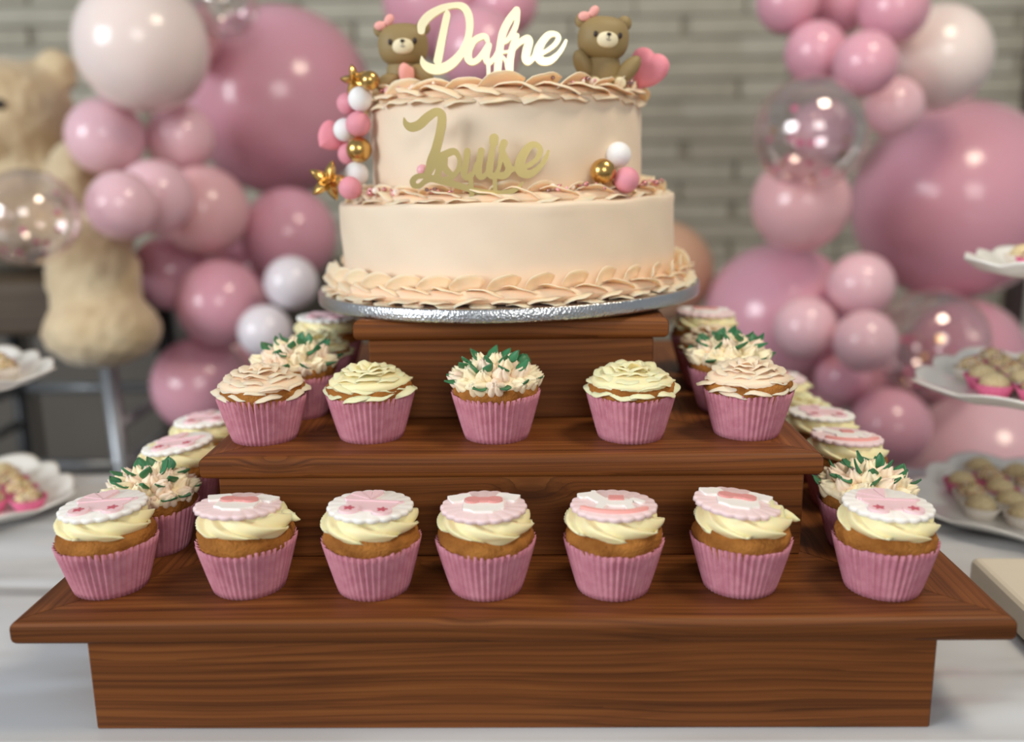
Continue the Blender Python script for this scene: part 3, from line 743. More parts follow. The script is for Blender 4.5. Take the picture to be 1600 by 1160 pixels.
# ------------------------------------------------------------------ cake on its silver board
TILT = -.0155
CKO = Vector((-.004, .945, Z3+.0012))
CKM = Matrix.Translation(CKO) @ Matrix.Rotation(TILT, 4, 'Y')
def on_cake(x, y, z): return CKM @ Vector((x, y, z))
BT = .0125
bd = lathe([(.1885, 0), (.1905, .001), (.191, .0025), (.191, BT-.0015), (.1903, BT-.0004), (.189, BT)], 160).mesh('cake_board')
for p in bd.polygons: p.use_smooth = len(p.vertices) == 4
solo('cake_board', bd, MT['silver'], 'round silver foil cake board with a thick textured rim', 'cake board', CKO, (0, TILT, 0))
ck = thing('cake', 'two-tiered round cake in pale peach buttercream with piped borders', 'cake', CKO, (0, TILT, 0))
LR, UR, ZL, ZU = .1650, .1320, .0970, .1855
def tier_mesh(R, z0, z1, seed):
    rn = random.Random(seed); ph = [rn.uniform(0, 6) for _ in range(8)]
    pr = [(R, z0)]+[(R, z0+(z1-z0-.004)*i/14) for i in range(1, 15)]+[(R-.0008, z1-.0012), (R-.003, z1-.0002), (R-.01, z1), (R*.5, z1), (.004, z1)]
    def rf(a, i, r, z):
        if i > 16: return r, z
        d = .0006*math.sin(3*a+ph[0]+z*20)+.0004*math.sin(8*a+ph[1]-z*60)+.0003*math.sin(17*a+ph[2]+z*130)
        lip = .0009*max(0, math.sin(5*a+ph[3])*math.sin(11*a+ph[4])) if i >= 14 else 0
        return r+d+lip, z+(.0010*math.sin(4*a+ph[5])+.0007*math.sin(13*a+ph[6]) if 13 <= i <= 16 else 0)
    return lathe(pr, 220, rf).mesh('tier')
lt = part('lower_tier', tier_mesh(LR, BT-.0005, ZL, 1), MT['cake'], ck); ut = part('upper_tier', tier_mesh(UR, ZL-.001, ZU, 2), MT['cake'], ck, (.001, 0, 0))
rk = random.Random(5)
SHELLS = PSET['peach']
def border(parent, n, rows, ph=0, skip=None):
    for (r, z, tl, ln, wd, skew, hh) in rows:
        for k in range(n):
            a = 2*PI*(k+ph)/n+rk.uniform(-.25, .25)/n
            side = math.cos(a)
            part('piped_shell', rk.choice(SHELLS), None, parent, (r*math.cos(a), r*math.sin(a), z+rk.uniform(-.0006, .0006)),
                 (math.radians(tl+rk.uniform(-6, 6)), rk.uniform(-.12, .12)+skew*.4, a-PI/2+skew+rk.uniform(-.08, .08)), (wd*rk.uniform(.95, 1.1), ln*rk.uniform(.92, 1.08), hh))
        ph += .5
# (radius, height, tilt, length, width, skew, thickness)
def rope(parent, R, z, r):
    pr = [(R+r*math.cos(a), z+r*.7*math.sin(a)) for a in np.linspace(0, 2*PI, 11)]
    part('piped_rope', lathe(pr, 120, lambda a, i, rr, zz: (rr+.0006*math.sin(60*a), zz), False, False), MT['peach'], parent)
rope(lt, LR+.006, BT+.007, .009); rope(ut, UR-.010, ZU+.002, .009); rope(ut, UR+.012, ZL+.002, .0085)
border(lt, 36, [(LR+.0065, BT+.0135, 78, .0145, .031, .35, .014), (LR+.001, BT+.0100, 22, .0200, .033, -.3, .014), (LR+.004, BT+.0045, 6, .0190, .030, .3, .014), (LR+.008, BT+.0015, 2, .0150, .026, -.3, .012)])
border(ut, 24, [(UR-.016, ZU+.0045, 52, .0190, .043, .25, .020), (UR-.012, ZU+.0065, 10, .0205, .045, -.3, .022), (UR-.012, ZU+.0025, -8, .0190, .040, .3, .022)])
border(ut, 28, [(UR+.003, ZL+.003, 62, .0165, .034, .3, .018), (UR+.008, ZL+.0055, 28, .0165, .035, -.3, .018), (UR+.014, ZL+.0010, 14, .0145, .031, .3, .016)])

# name toppers: strokes measured on the photograph, cut from acrylic sheet
def letters(name, label, strokes, org, cropscale, px0, Y, thick, m, rim, ext, step, tiltx):
    p = on_y(px0[0]+org[0]/cropscale, px0[1]+org[1]/cropscale, Y)
    sc = depth(p)/FPX/cropscale
    fl_ = [[(x, -y, r) for x, y, r in s_] for s_ in strokes]
    mb = sdf_plate(ext[0], ext[1], -ext[3], -ext[2], step, lambda X, Y_: sdf_strokes(X, Y_, fl_), thick, sc, (org[0], -org[1]))
    t = thing(name, label, 'cake topper', p, (PI/2+tiltx, 0, 0))
    part('lettering', mb.mesh('lettering', False), m, t)
    return t
DA = [[(372,140,26),(366,175,34),(330,330,37),(275,585,41)],
 [(120,300,36),(130,240,42),(200,160,42),(320,95,34),(440,68,27),(525,85,36),(575,160,38),(585,280,35),(560,400,34),(500,520,38),(400,620,46),(290,668,47),(195,655,46),(135,605,30),(120,545,6)],
 [(755,405,22),(735,370,28),(690,367,30),(620,410,32),(570,500,38),(568,570,38),(605,605,30),(660,580,28),(710,520,26),(760,450,28)],
 [(765,450,30),(738,560,34),(765,612,28),(815,570,22),(860,500,24)],
 [(545,470,38),(600,430,30)],
 [(1035,122,32),(965,215,38),(905,330,38),(872,480,36),(852,640,36),(842,770,32)],
 [(1042,135,28),(1035,240,26),(1000,330,28),(950,400,22),(920,430,12)],
 [(1032,365,28),(1000,450,32),(975,560,34),(963,640,38),(960,720,38)],
 [(985,500,26),(1050,435,28),(1125,390,32),(1150,420,40),(1130,500,42),(1118,575,40),(1140,608,34),(1185,580,26),(1225,520,26)],
 [(880,518,16),(950,510,14),(985,490,14)], [(880,545,16),(925,600,16),(940,690,16)],
 [(1215,545,32),(1300,520,22),(1390,460,24),(1432,395,26),(1405,355,24),(1335,365,34),(1262,450,40),(1232,540,44),(1270,602,40),(1350,602,36),(1430,540,24),(1480,470,20),(1504,418,14)],
 [(758,600,18),(762,760,18)]]
LO = [[(98,165,4),(115,222,26),(165,254,42),(240,232,44),(320,165,42),(400,118,38),(450,138,40),(455,210,42),(430,330,42),(392,460,44),(352,570,50),(318,660,38),(280,712,28)],
 [(290,705,26),(205,712,26),(160,752,28),(175,795,28),(225,797,24),(275,760,26),(340,732,34),(450,757,36),(600,802,30),(760,852,28),(900,875,30),(1040,875,28),(1150,840,22),(1220,775,6)],
 [(395,560,50),(410,640,30),(400,700,34)], [(390,545,30),(470,512,36),(560,482,32),(605,530,22),(612,590,20),(590,655,18),(550,690,18),(505,675,30),(465,620,34),(468,550,34)],
 [(470,740,24),(545,720,20),(620,640,18)],
 [(690,480,31),(672,590,31),(655,690,32),(685,728,26),(740,690,22),(780,600,24)], [(822,480,32),(802,590,32),(792,690,33),(822,725,26),(870,690,22),(900,620,22)],
 [(945,366,44),(942,402,42)], [(932,440,28),(912,560,33),(895,680,35),(935,718,28),(980,660,20),(1005,560,24),(1030,450,26)],
 [(1038,410,36),(1018,480,32),(1060,580,34),(1085,650,34),(1045,708,34),(985,712,32),(955,690,16)],
 [(1100,660,24),(1180,640,24),(1250,630,24),(1340,572,24),(1382,490,28),(1352,435,26),(1285,440,34),(1215,530,44),(1185,620,48),(1205,685,44),(1285,700,36),(1372,640,26),(1430,560,22),(1458,492,14)],
 [(715,700,22),(725,930,24)], [(945,710,20),(950,930,22)]]
letters('name_topper', 'pale gold script name topper standing on top of the cake', DA, (760, 700), 6.154, (640, 0), .838, .003, MT['gold_mirror'], None, (40, 1560, 20, 800), 5, -.16)
letters('name_topper', 'antique gold script name topper stuck into the ledge between the cake tiers', LO, (725, 900), 6.154, (620, 160), .800, .003, MT['gold_edge'], None, (60, 1520, 50, 960), 5, 0.0)

# sugar balls, stars and hearts on the cake
SPH = ball(28, 18).mesh('ball')
SPM = {}
def sphere_of(m):
    if m not in SPM: q = SPH.copy(); setmat(q, MT[m]); SPM[m] = q
    return SPM[m]
def sugar_ball(u, v, rpx, Y, m, label, group):
    p = on_y(u, v, Y); r = rpx*depth(p)/FPX
    return solo('sugar_ball', sphere_of(m), MT[m], label, 'sugar ball', p, (0, 0, random.random()*6), r, group)
GB = 'sugar balls on the cake'
sugar_ball(563, 155, 19, .880, 'ball_white', 'white sugar ball topping the column of balls beside the upper tier', GB)
sugar_ball(543, 162, 17, .893, 'ball_pink', 'pink sugar ball behind the topmost white ball', GB)
sugar_ball(560, 194, 19.5, .880, 'ball_pink', 'pink sugar ball between the topmost white ball and the gold ball', GB)
sugar_ball(539, 203, 18, .893, 'ball_white', 'white sugar ball in front of the pink heart', GB)
sugar_ball(561, 234, 20, .880, 'gold', 'shiny gold sugar ball in the column beside the upper tier', GB)
sugar_ball(545, 241, 17, .897, 'ball_pink', 'pink sugar ball half hidden behind the gold ball', GB)
sugar_ball(557, 272, 19, .882, 'ball_white', 'white sugar ball below the gold ball in the column', GB)
sugar_ball(547, 294, 18, .858, 'ball_pink', 'pink sugar ball sitting on the ledge beside the big gold star', GB)
sugar_ball(966, 242, 20, .852, 'ball_white', 'white sugar ball on top of the trio on the cake ledge', GB)
sugar_ball(942, 268, 20, .828, 'gold', 'gold sugar ball in the trio on the cake ledge', GB)
sugar_ball(979, 281, 20, .832, 'ball_pink', 'pink sugar ball in the trio on the cake ledge', GB)
sugar_ball(578, 126, 15, .872, 'gold', 'gold sugar ball beside the small gold star', GB)
sugar_ball(660, 266, 9, .809, 'pearl_pink', 'small mauve sugar ball behind the start of the lettering', GB)
def inflated(rf, depth_, n=100, rings=9):
    vs, fs = [], []
    for sgn in (1, -1):
        o = len(vs); vs.append((0, depth_*sgn, 0))
        for j in range(1, rings+1):
            k = j/rings
            for i in range(n):
                a = 2*PI*i/n; r = rf(a)*k; h = depth_*math.sqrt(max(0, 1-k**2.2))*(1 if True else 0)
                vs.append((r*math.cos(a), h*sgn, r*math.sin(a)))
        for i in range(n):
            f = (o, o+1+i, o+1+(i+1) % n); fs.append(f if sgn < 0 else f[::-1])
        for j in range(rings-1):
            for i in range(n):
                a = o+1+j*n+i; b = o+1+j*n+(i+1) % n; f = (a, a+n, b+n, b); fs.append(f if sgn < 0 else f[::-1])
    return MB().add(vs, fs)
def star_r(a):
    t = ((a-PI/2) % (2*PI/5))/(2*PI/5); q = abs(2*t-1)              # 1 at the points, 0 in the notches
    return .47+.53*q**1.25
STARM = inflated(star_r, .42, 120, 10)
def star_depth(mb):
    vs = []
    for (x, y, z) in mb.v:
        a = math.atan2(z, x); t = ((a-PI/2) % (2*PI/5))/(2*PI/5); q = abs(2*t-1); r = math.hypot(x, z)
        vs.append((x, y*(.45+.55*q if r > .02 else 1), z))
    mb.v = vs; return mb
STARM = star_depth(STARM).mesh('star'); setmat(STARM, MT['gold'])
def heart_r(a):
    x = abs((a-PI/2+PI) % (2*PI)-PI)/PI                              # 0 at the notch, 1 at the tip
    return .52+.42*math.sin(min(1, x*1.9)*PI/2)-.12*math.sin(PI*min(1, max(0, (x-.35)/.65)))+.06*(x > .92)*(x-.92)/.08
HEARTM = inflated(heart_r, .38).mesh('heart')
def placed(name, me, m, label, cat, u, v, rpx, Y, rot, group=None):
    p = on_y(u, v, Y); r = rpx*depth(p)/FPX
    q = me if len(me.materials) and me.materials[0] == MT[m] else me.copy()
    if not len(q.materials): q.materials.append(MT[m])
    return solo(name, q, MT[m], label, cat, p, rot, r, group)
placed('sugar_star', STARM, 'gold', 'large shiny gold star leaning on the edge of the lower cake tier', 'sugar star', 513, 283, 33, .868, (.1, .25, .25))
placed('sugar_star', STARM, 'gold', 'small gold star at the rim of the upper cake tier', 'sugar star', 554, 125, 25, .885, (-.1, -.2, -.2))
placed('sugar_heart', HEARTM, 'heart_pink', 'pink heart sticking out behind the column of sugar balls', 'sugar heart', 520, 212, 27, .908, (0, .9, .3))
placed('sugar_heart', HEARTM, 'heart_pink', 'large pink heart behind the arm of the bear by the cake rim', 'sugar heart', 1014, 103, 37, .905, (.05, .45, -.35))

# fondant bears
def fondant_bear(label, u, v, Y, rz, tiltb, bow_side, arms, heart=None):
    hp = on_y(u, v, Y); base = Vector((hp.x, Y+.002, 0)); zt = on_cake(hp.x-CKO.x, Y-CKO.y, ZU).z
    t = thing('bear_figurine', label, 'figurine', (hp.x, Y, zt-.0005), (0, 0, rz))
    hz = hp.z-zt; B = MT['bear_brown']
    part('body', ball(28, 18, .0172, .0150, hz*.5, 2, 2.2), B, t, (0, .002, hz*.42))
    hd = part('head', ball(36, 22, .0232, .0185, .0192, 2.3, 2.5), B, t, (0, -.001, hz), (0, tiltb, 0))
    for s_ in (-1, 1):
        e = part('ear', ball(20, 12, .0068, .0048, .0068), B, hd, (s_*.0195, .003, .0148))
        part('eye', ball(14, 10, .0019, .0012, .0027), MT['black'], hd, (s_*.0112, -.0178, .0012))
        part('foot', ball(20, 12, .0080, .0070, .0075), B, t, (s_*.0115, -.0125, .0120))
        part('foot_pad', ball(16, 10, .0056, .0022, .0052), MT['bear_cream'], t, (s_*.0115, -.0185, .0124))
    part('muzzle', ball(24, 14, .0098, .0050, .0070, 2, 2.2), MT['bear_cream'], hd, (0, -.0170, -.0030))
    part('nose', ball(14, 10, .0022, .0014, .0014), MT['black'], hd, (0, -.0219, .0012))
    part('mouth', tube([(0, -.0222, .0), (0, -.0224, -.0030)], .00028, 6), MT['black'], hd)
    part('mouth', tube([(-.0020, -.0221, -.0028), (-.0010, -.0224, -.0040), (.0004, -.0225, -.0042), (.0018, -.0222, -.0032)], .00028, 6), MT['black'], hd)
    for (p, r, sz) in arms: part('arm', ball(22, 14, .0078, .0074, .0122*sz), B, t, p, r)
    bw = part('bow', ball(14, 10, .0024, .0020, .0024), MT['bow_pink'], hd, (bow_side*.0150, -.004, .0195), (0, -.5, 0), .9)
    for s_ in (-1, 1): part('bow_loop', xform(ball(18, 10, .0062, .0030, .0046, 2, 2), Matrix.Identity(4)), MT['bow_pink'], bw, (s_*.0054, 0, .0004), (0, -s_*.45, 0))
    if heart: part('heart', HEARTM.copy(), MT['bow_pink'], t, heart[0], heart[1], heart[2])
    return t
fondant_bear('brown fondant bear holding a small pink heart behind the gold lettering', 630, 70, .905, .10, -.05, -1,
             [((-.0150, -.0150, .0200), (0, 1.2, .3), 1), ((.0170, -.0140, .0270), (0, -.9, -.3), 1)], ((.0030, -.0200, .0275), (.0, .25, 1.0), .0130))
fondant_bear('brown fondant bear with one arm around the large pink heart', 942, 60, .888, .16, .06, -1,
             [((-.0195, -.004, .0300), (0, -.45, 0), 1.1), ((.0215, -.008, .0245), (0, .75, .0), 1.3)])

# sprinkles on the piping
PE = {'pearl_rose': 'pearl_rose', 'pearl_silver': 'pearl_silver', 'pearl_pink': 'pearl_pink', 'pearl_white': 'pearl_white'}
ROD = tube([(0, 0, -1.6), (0, 0, -1.3), (0, 0, 1.3), (0, 0, 1.6)], [.35, .62, .62, .35], 8).mesh('rod'); setmat(ROD, MT['pearl_rose'])
PM = {}
for k in PE: q = ball(12, 8).mesh('pearl'); setmat(q, MT[k]); PM[k] = q
rs = random.Random(21)
COLW = {'pearl_rose': 'metallic rose', 'pearl_silver': 'metallic mauve', 'pearl_pink': 'pale pink', 'pearl_white': 'ivory'}
def sprinkle(a, r, z, where, grp):
    p = on_cake(r*math.cos(a), r*math.sin(a), z); k = rs.choice(list(PE)); s_ = rs.choice([.0014, .0018, .0023, .0031])
    if rs.random() < .12: solo('sugar_rod', ROD, MT['pearl_rose'], 'metallic rose sugar rod '+where, 'sprinkle', p, (rs.uniform(0, 3), rs.uniform(0, 3), rs.uniform(0, 3)), .0015, 'metallic rose rods '+grp)
    else: solo('sugar_pearl', PM[k], MT[k], COLW[k]+' sugar pearl '+where, 'sprinkle', p, (0, 0, 0), s_, COLW[k]+' pearls '+grp)
for (a0, a1, n) in [(196, 232, 26), (285, 345, 40), (238, 260, 8)]:
    for i in range(n): sprinkle(math.radians(rs.uniform(a0, a1)), rs.uniform(UR+.006, LR-.008), ZL+rs.uniform(.0085, .0135), 'scattered on the ledge piping between the tiers', 'on the ledge')
for (a0, a1, n) in [(205, 245, 22), (290, 345, 24)]:
    for i in range(n): sprinkle(math.radians(rs.uniform(a0, a1)), rs.uniform(UR-.016, UR-.002), ZU+rs.uniform(.0095, .0145), 'scattered on the piping of the cake top', 'on the cake top')

# ------------------------------------------------------------------ balloons
def balloon_mesh():
    n, m = 40, 28; pr = []
    for i in range(1, m):
        t = -PI/2+PI*i/m; r = math.cos(t); z = math.sin(t)
        if z < 0: z *= 1.10; r *= 1-.06*(-z)
        pr.append((r, z))
    return lathe(pr, n).mesh('balloon')
BMESH = {}
for k, m_ in BM_.items(): q = balloon_mesh(); setmat(q, m_); BMESH[k] = q
qc = balloon_mesh(); setmat(qc, MT['clear']); BMESH['clear'] = qc
KNOT = lathe([(.02, 0), (.045, -.03), (.03, -.055), (.07, -.10), (.075, -.105), (.02, -.09)], 14).mesh('knot')
rbn = random.Random(8)
def balloon(u, v, rpx, Y, kind, label, group, sq=1.0):
    p = on_y(u, v, Y); r = rpx*depth(p)/FPX
    rot = (rbn.uniform(1.15, 1.45), rbn.uniform(-.25, .25), rbn.uniform(-.3, .3))
    t = thing('balloon', label, 'balloon', p, rot, group, r)
    part('skin', BMESH[kind], None, t, sc=(1, 1, sq)); part('knot', KNOT, MT['clear'] if kind == 'clear' else BM_[kind], t, (0, 0, -1.08*sq))
    if kind == 'clear':
        rc = random.Random(int(u)); DOT = MB().add([(math.cos(2*PI*i/10)*.055, math.sin(2*PI*i/10)*.055, zz) for zz in (0, .004) for i in range(10)], [tuple(range(9, -1, -1)), tuple(range(10, 20))]+[(i, (i+1) % 10, 10+(i+1) % 10, 10+i) for i in range(10)]).mesh('confetti_dot', False)
        for i in range(26):
            d = Vector((rc.gauss(0, 1), rc.gauss(0, 1), rc.gauss(0, 1)-.3)).normalized()*.93
            if d.y > .3: d.y *= -1
            part('confetti_dot', DOT, MT['deep_rose'] if False else MT['cup_pink'] if i % 3 else MT['gold'], t, d, d.to_track_quat('Z', 'Y').to_euler(), rc.uniform(.8, 1.3))
    return t
GL, GR, GC = 'balloon garland beside the teddy bear', 'balloon garland behind the tiered plates', 'balloons behind the cake top'
BLS = []
for a in [(222, 72, 102, 1.72, 'pale', 'large pale blush balloon above the teddy bear', GL), (440, 160, 145, 1.90, 'pink', 'very large pink balloon beside the cake', GL, 1.0),
          (165, 214, 60, 1.74, 'light', 'light pink balloon touching the teddy bear cheek side, under the pale balloon', GL), (282, 216, 53, 1.74, 'light', 'light pink balloon squeezed between the pale and the very large pink balloon', GL), (190, 322, 54, 1.56, 'light', 'light pink balloon nestled against the teddy bear shoulder', GL), (243, 308, 58, 1.66, 'light', 'light pink balloon overlapping its twin in front of the dusty blush balloon', GL),
          (318, 330, 70, 1.74, 'blush', 'dusty blush medium balloon under the very large pink balloon', GL), (452, 368, 74, 1.86, 'pink', 'pink balloon directly under the very large pink balloon, beside the cake', GL), (268, 425, 60, 1.76, 'pink', 'pink balloon behind the teddy bear leg', GL),
          (345, 475, 69, 1.72, 'pink', 'pink balloon beside two small white balloons', GL), (315, 602, 76, 1.72, 'pink', 'lowest pink balloon of the garland, above the table edge', GL), (455, 442, 42, 1.62, 'white', 'small blush-white balloon touching the cake border side of the garland', GL), (414, 518, 42, 1.58, 'white', 'small white balloon just behind the bud and rose cupcakes', GL),
          (390, 420, 66, 2.0, 'pink', 'pink balloon hidden deep inside the garland', GL), (355, 560, 60, 1.95, 'pink', 'pink balloon hidden behind the lowest pink balloon', GL),
          (292, 55, 52, 1.95, 'blush', 'dusty blush balloon between the pale and the very large balloon', GL),
          (690, 0, 92, 1.95, 'pink', 'pink balloon behind the name topper', GC), (748, 78, 66, 1.8, 'pink', 'pink balloon seen through the lettering of the name topper', GC), (790, 5, 50, 1.95, 'pink', 'small pink balloon behind the tall letter of the name topper', GC),
          (1035, 425, 80, 1.9, 'tan', 'tan balloon peeking out beside the lower cake tier', GC),
          (1230, 4, 48, 1.75, 'pink', 'small pink balloon at the free end of the upper cluster on the brick wall', GR), (1312, -2, 55, 1.78, 'pink', 'pink balloon in the middle of the top of the upper cluster', GR), (1396, 14, 54, 1.74, 'pink', 'pink balloon overlapping the pale balloon near the door', GR), (1274, 82, 48, 1.72, 'pink', 'small pink balloon just above the clear confetti balloon', GR), (1352, 100, 50, 1.70, 'pink', 'small pink balloon between the clear confetti balloon and the pale balloon', GR),
          (1464, 90, 81, 1.86, 'pale', 'large pale blush balloon near the white door', GR), (1396, 167, 46, 1.76, 'light', 'small light pink balloon under the pale balloon near the door', GR),
          (1284, 205, 50, 2.0, 'light', 'light pink balloon seen through the clear confetti balloon', GR), (1250, 318, 76, 1.70, 'blush', 'dusty blush balloon under the clear confetti balloon on the wall', GR),
          (1490, 315, 155, 1.90, 'pink', 'giant pink balloon over the tiered plates', GR), (1215, 492, 112, 1.90, 'pink', 'large pink balloon behind the cupcakes', GR),
          (1345, 446, 51, 1.68, 'light', 'light pink balloon under the giant pink balloon', GR), (1258, 512, 49, 1.64, 'light', 'light pink balloon in front of the large pink balloon behind the cupcakes', GR), (1352, 534, 49, 1.64, 'light', 'light pink balloon touching the lower clear confetti balloon', GR), (1318, 590, 44, 1.76, 'pink', 'dusky pink balloon half hidden under the light pink trio', GR),
          (1272, 600, 58, 1.95, 'pink', 'pink balloon under the large pink balloon', GR), (1505, 560, 92, 1.92, 'pink', 'pink balloon behind the lower clear confetti balloon', GR),
          (1390, 668, 62, 1.62, 'pink', 'pink balloon just above the table edge beside the sweets', GR), (1545, 735, 130, 1.86, 'light', 'large light pink balloon below the tiered plates', GR),
          (1382, 600, 70, 2.1, 'pink', 'pink balloon between the clusters behind the sweets', GR),
          (1265, 208, 88, 1.62, 'clear', 'clear confetti balloon hanging in front of the brick wall', GR), (1455, 535, 86, 1.72, 'clear', 'clear confetti balloon beside the tiered plates', GR),
          (45, 340, 76, 1.41, 'clear', 'clear confetti balloon in front of the teddy bear', GL), (352, 8, 52, 1.86, 'clear', 'clear confetti balloon above the very large pink balloon', GL)]:
    BLS.append(list(a))

OBST = [((-.77, 1.68, .26), .078), ((-.735, 1.63, .25), .080), ((-.745, 1.60, .20), .085), ((-.74, 1.58, .12), .11), ((-.85, 1.75, .26), .10), ((-.87, 1.83, .36), .09), ((-1.0, 1.88, .48), .13), ((-1.0, 1.90, .33), .15)]   # teddy bear
for it in range(400):                                                     # the garland's balloons press against each other without passing through
    moved = False
    for i in range(len(BLS)):
        for j in range(i):
            a, b = BLS[i], BLS[j]; pa, pb = on_y(a[0], a[1], a[3]), on_y(b[0], b[1], b[3]); ra, rb_ = a[2]*depth(pa)/FPX, b[2]*depth(pb)/FPX
            if (pa-pb).length < (ra+rb_)*1.01:
                n_, f_ = (a, b) if a[3] <= b[3] else (b, a)
                if n_[3] > 1.36: n_[3] -= .006
                if f_[3] < WY-.35: f_[3] += .010
                moved = True
        a = BLS[i]
        for (oc, orad) in OBST:
            pa = on_y(a[0], a[1], a[3])
            if (pa-Vector(oc)).length < a[2]*depth(pa)/FPX+orad: a[3] += (-.01 if a[3] < oc[1]+.1 and a[3] < 1.9 else .012); moved = True
    if not moved: break
for a in BLS: balloon(*a)

# ------------------------------------------------------------------ bar stool and teddy bear
sp_ = on_y(20, 450, 1.72)
SX, SY, SZ = -.955, 1.86, .195
sl = thing('bar_stool', 'bar stool with dark wooden seat and grey steel legs under the teddy bear', 'stool', (SX, SY, -T))
part('seat', rbox(.374, .40, .10, .012, 2), MT['dark_wood'], sl, (0, 0, T+SZ-.05))
for sx_ in (-1, 1):
    for sy_ in (-1, 1):
        part('leg', tube([(sx_*.17, sy_*.15, T+SZ-.07), (sx_*.20, sy_*.17, 0)], .016, 12), MT['chair_metal'] if sy_ < 0 else MT['chair_dark'], sl)
for zz, m_ in ((T-.085, 'chair_metal'), (T-.165, 'chair_metal')):
    part('rail', tube([(-.185, -.16 if zz < T-.1 else .16, zz), (.185, -.16 if zz < T-.1 else .16, zz)], .013, 10), MT[m_], sl)
    part('rail', tube([(-.185, -.16, zz), (-.185, .16, zz)], .011, 10), MT[m_], sl); part('rail', tube([(.185, -.16, zz), (.185, .16, zz)], .011, 10), MT[m_], sl)
td = thing('teddy_bear', 'large cream plush teddy bear sitting on the bar stool', 'teddy bear', (SX-.05, SY+.02, SZ+.004))
mb = MB()
def ell(c_, r, rot=(0, 0, 0)):
    q = xform(ball(28, 18, *r), trs(c_, rot)); mb.add(q.v, q.f)
ell((0, .02, .150), (.135, .125, .148)); ell((.0, .0, .29), (.125, .115, .118)); ell((-.02, -.085, .262), (.06, .06, .052))
for s_ in (-1, 1):
    ell((s_*.092, .02, .385), (.043, .026, .043)); ell((s_*.14, -.05, .16), (.052, .055, .105), (.5, s_*.35, 0)); ell((s_*.12, -.125, .10), (.05, .055, .05))
    ell((s_*.190, -.13, .062), (.074, .17, .060), (0, 0, s_*.6)); ell((s_*.275, -.300, .01), (.078, .066, .105)); ell((s_*.290, -.320, -.075), (.096, .09, .062))
body = part('body', mb.mesh('body'), MT['teddy'], td)
rm = body.modifiers.new('Remesh', 'REMESH'); rm.mode = 'VOXEL'; rm.voxel_size = .009; rm.use_smooth_shade = True
sm = body.modifiers.new('Smooth', 'SMOOTH'); sm.iterations = 6; sm.factor = .5
tx = bpy.data.textures.new('fur', 'CLOUDS'); tx.noise_scale = .018
dm = body.modifiers.new('Displace', 'DISPLACE'); dm.texture = tx; dm.strength = .014; dm.mid_level = .4
for s_ in (-1, 1): part('eye', ball(14, 10, .011, .008, .011), MT['nose'], td, (s_*.042, -.106, .315))
part('nose', ball(16, 10, .022, .014, .015), MT['nose'], td, (-.02, -.146, .282))

# ------------------------------------------------------------------ plates of sweets
def plate_mesh(R):
    n = 160; vs, fs = [], []
    prof = [(0.02, .0), (.72, .0), (.85, .002), (.92, .006), (.97, .0105), (1.0, .0125), (1.0, .0148), (.965, .0135), (.91, .0088), (.845, .0050), (.72, .0032), (.02, .0032)]
    for (k, z) in prof:
        for i in range(n):
            a = 2*PI*i/n; c_, s_ = abs(math.cos(a)), abs(math.sin(a)); sq = 1/((c_**3.2+s_**3.2)**(1/3.2))
            lob = abs(math.sin(6*a)); e = max(0, (k-.7)/.3)
            corner = max(0, abs(math.sin(2*a))**6)
            r = R*k*sq*(1+e*(.05*lob+.04*corner)); vs.append((r*math.cos(a), r*math.sin(a), z+e*(.006*lob)))
    L = len(prof)
    for j in range(L):
        for i in range(n):
            j2 = (j+1) % L
            if j == L-1: continue
            fs.append((j*n+i, j*n+(i+1) % n, j2*n+(i+1) % n, j2*n+i))
    fs.append(tuple(range(n-1, -1, -1))); fs.append(tuple((L-1)*n+i for i in range(n)))
    return MB().add(vs, fs)
def cup_mesh():
    n = 96; vs, fs = [], []
    rows = [(.0140, .0), (.0172, .008), (.0212, .0165), (.0208, .0165), (.0168, .008), (.0135, .0008)]
    for j, (r, z) in enumerate(rows):
        for i in range(n):
            a = 2*PI*i/n; tri = 1-abs(2*((i % 4)/4)-1)*2; rr = r+.0007*tri*(.4+z/.014); vs.append((rr*math.cos(a), rr*math.sin(a), z))
    for j in range(len(rows)-1):
        for i in range(n): fs.append((j*n+i, j*n+(i+1) % n, (j+1)*n+(i+1) % n, (j+1)*n+i))
    fs.append(tuple(range(n-1, -1, -1))); fs.append(tuple((len(rows)-1)*n+i for i in range(n)))
    return MB().add(vs, fs).mesh('paper_cup')
CUPS = {'pink': cup_mesh(), 'white': cup_mesh()}; setmat(CUPS['pink'], MT['cup_pink']); setmat(CUPS['white'], MT['cup_white'])
SWEET = ball(24, 16, .0160, .0160, .0140).mesh('sweet'); setmat(SWEET, MT['sweet'])
def crumb_mesh(seed):
    rn = random.Random(seed); mb = MB(); mats = []
    for i in range(150):
        d = Vector((rn.gauss(0, 1), rn.gauss(0, 1), abs(rn.gauss(0, 1)))).normalized()
        q = xform(ball(5, 4, .0011, .0011, .0011), trs(Vector((d.x*.0160, d.y*.0160, d.z*.0140)), (rn.uniform(0, 3),)*3)); mb.add(q.v, q.f); mats += [rn.randrange(4)]*len(q.f)
    me = mb.mesh('sprinkles')
    for k in ('speckle', 'nose', 'deep_rose', 'gold'): me.materials.append(MT[k])
    me.polygons.foreach_set('material_index', mats); return me
CRUMB = crumb_mesh(1)
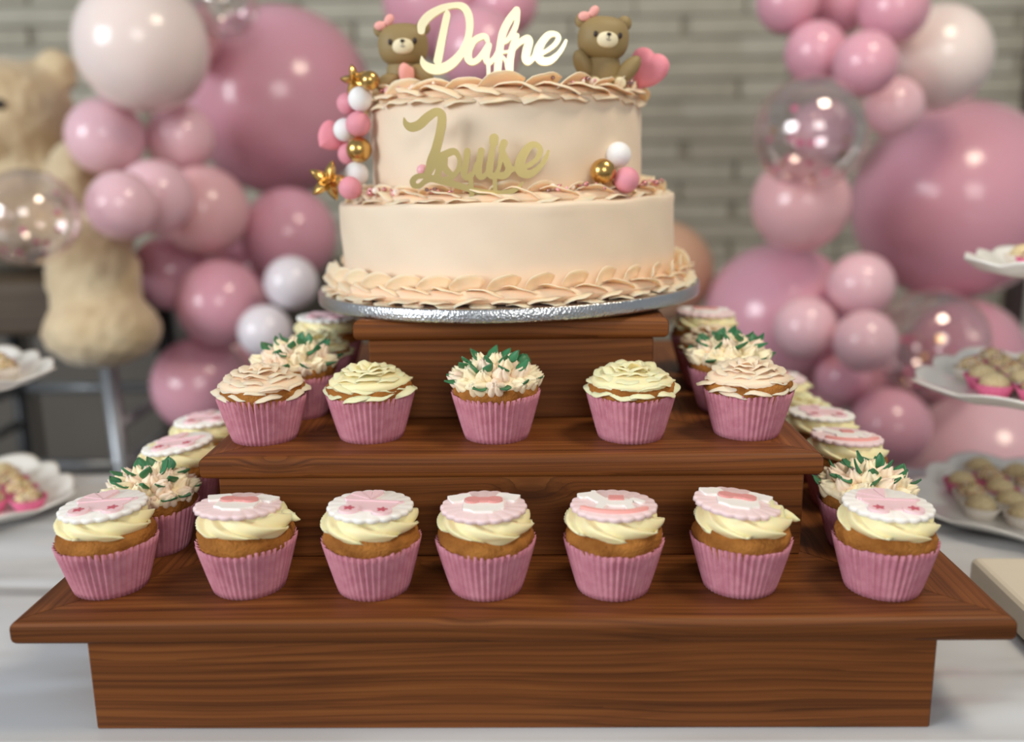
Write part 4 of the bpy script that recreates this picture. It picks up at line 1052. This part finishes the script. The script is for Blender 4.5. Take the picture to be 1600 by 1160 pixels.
def sweet(p, cup, speck, where, grp, rn):
    lab = '%s sweet in %s paper cup %s' % ('sprinkled' if speck else 'pale sugared', 'hot pink' if cup == 'pink' else 'white', where)
    t = thing('sweet', lab, 'sweet', p, (0, 0, rn.uniform(0, 6)), grp+', '+cup+(' sprinkled' if speck else ' plain'), .94)
    part('paper_cup', CUPS[cup], None, t); part('sweet_ball', SWEET, None, t, (0, 0, .0145))
    if speck: o = part('sprinkles', CRUMB, None, t, (0, 0, .0146)); o['kind'] = 'stuff'
def server(name, label, cx_, cy_, plates, rz, where, seed):
    rn = random.Random(seed)
    t = thing(name, label, 'serving stand', (cx_, cy_, .0012), (0, 0, 0))
    zt = plates[-1][1]
    part('pole', lathe([(.006, 0), (.006, zt+.09), (.012, zt+.095), (.004, zt+.115), (.001, zt+.118)], 16), MT['chair_metal'], t)
    for (R, z, nm) in plates:
        part('plate', plate_mesh(R), MT['porcelain'], t, (0, 0, z), (0, 0, rz))
        step = .0400; k = int(R*2/step)+1
        for i in range(-k, k+1):
            for j in range(-k, k+1):
                x, y = (i+(.5 if j % 2 else 0))*step+.004, j*step*.92+.009
                x, y = x*.88-y*.47, x*.47+y*.88
                c_, s_ = math.cos(rz), math.sin(rz)
                m_ = max(abs(x), abs(y))
                if (abs(x)**3.2+abs(y)**3.2)**(1/3.2) > R*.85-.0135 or math.hypot(x, y) < .0245: continue
                wx, wy = cx_+c_*x-s_*y, cy_+s_*x+c_*y
                if not on_frame(wx, wy, z): continue
                sweet((wx+rn.uniform(-.001, .001), wy+rn.uniform(-.001, .001), z+.0042), rn.choice(['pink', 'white', 'pink']), rn.random() < .42, 'on the '+nm+' '+where, 'sweets on the '+nm+' '+where, rn)
def on_frame(x, y, z):
    p = Vector((x, y, z))-CAM; d = p.dot(cF); uu = 800+FPX*p.dot(Rv)/d
    return -40 < uu < 1640
server('serving_stand', 'white scalloped three-plate serving stand beside the giant pink balloon', .594, .985, [(.134, .002, 'bottom plate'), (.136, .138, 'middle plate'), (.100, .268, 'top plate')], PI/4+.12, 'by the bud-and-leaf cupcake', 4)
server('serving_stand', 'white scalloped serving stand on the table in front of the bar stool', -.668, 1.02, [(.124, .002, 'bottom plate'), (.118, .150, 'upper plate')], PI/4-.05, 'by the bar stool', 9)
bx = on_z(1567, 925, .03)
solo('box', rbox(.14, .16, .03, .007, 3, True), MT['beige'], 'low beige box with rounded corners on the table beside the stand', 'box', (bx.x+.072, bx.y-.01, .001), (0, 0, -.04))
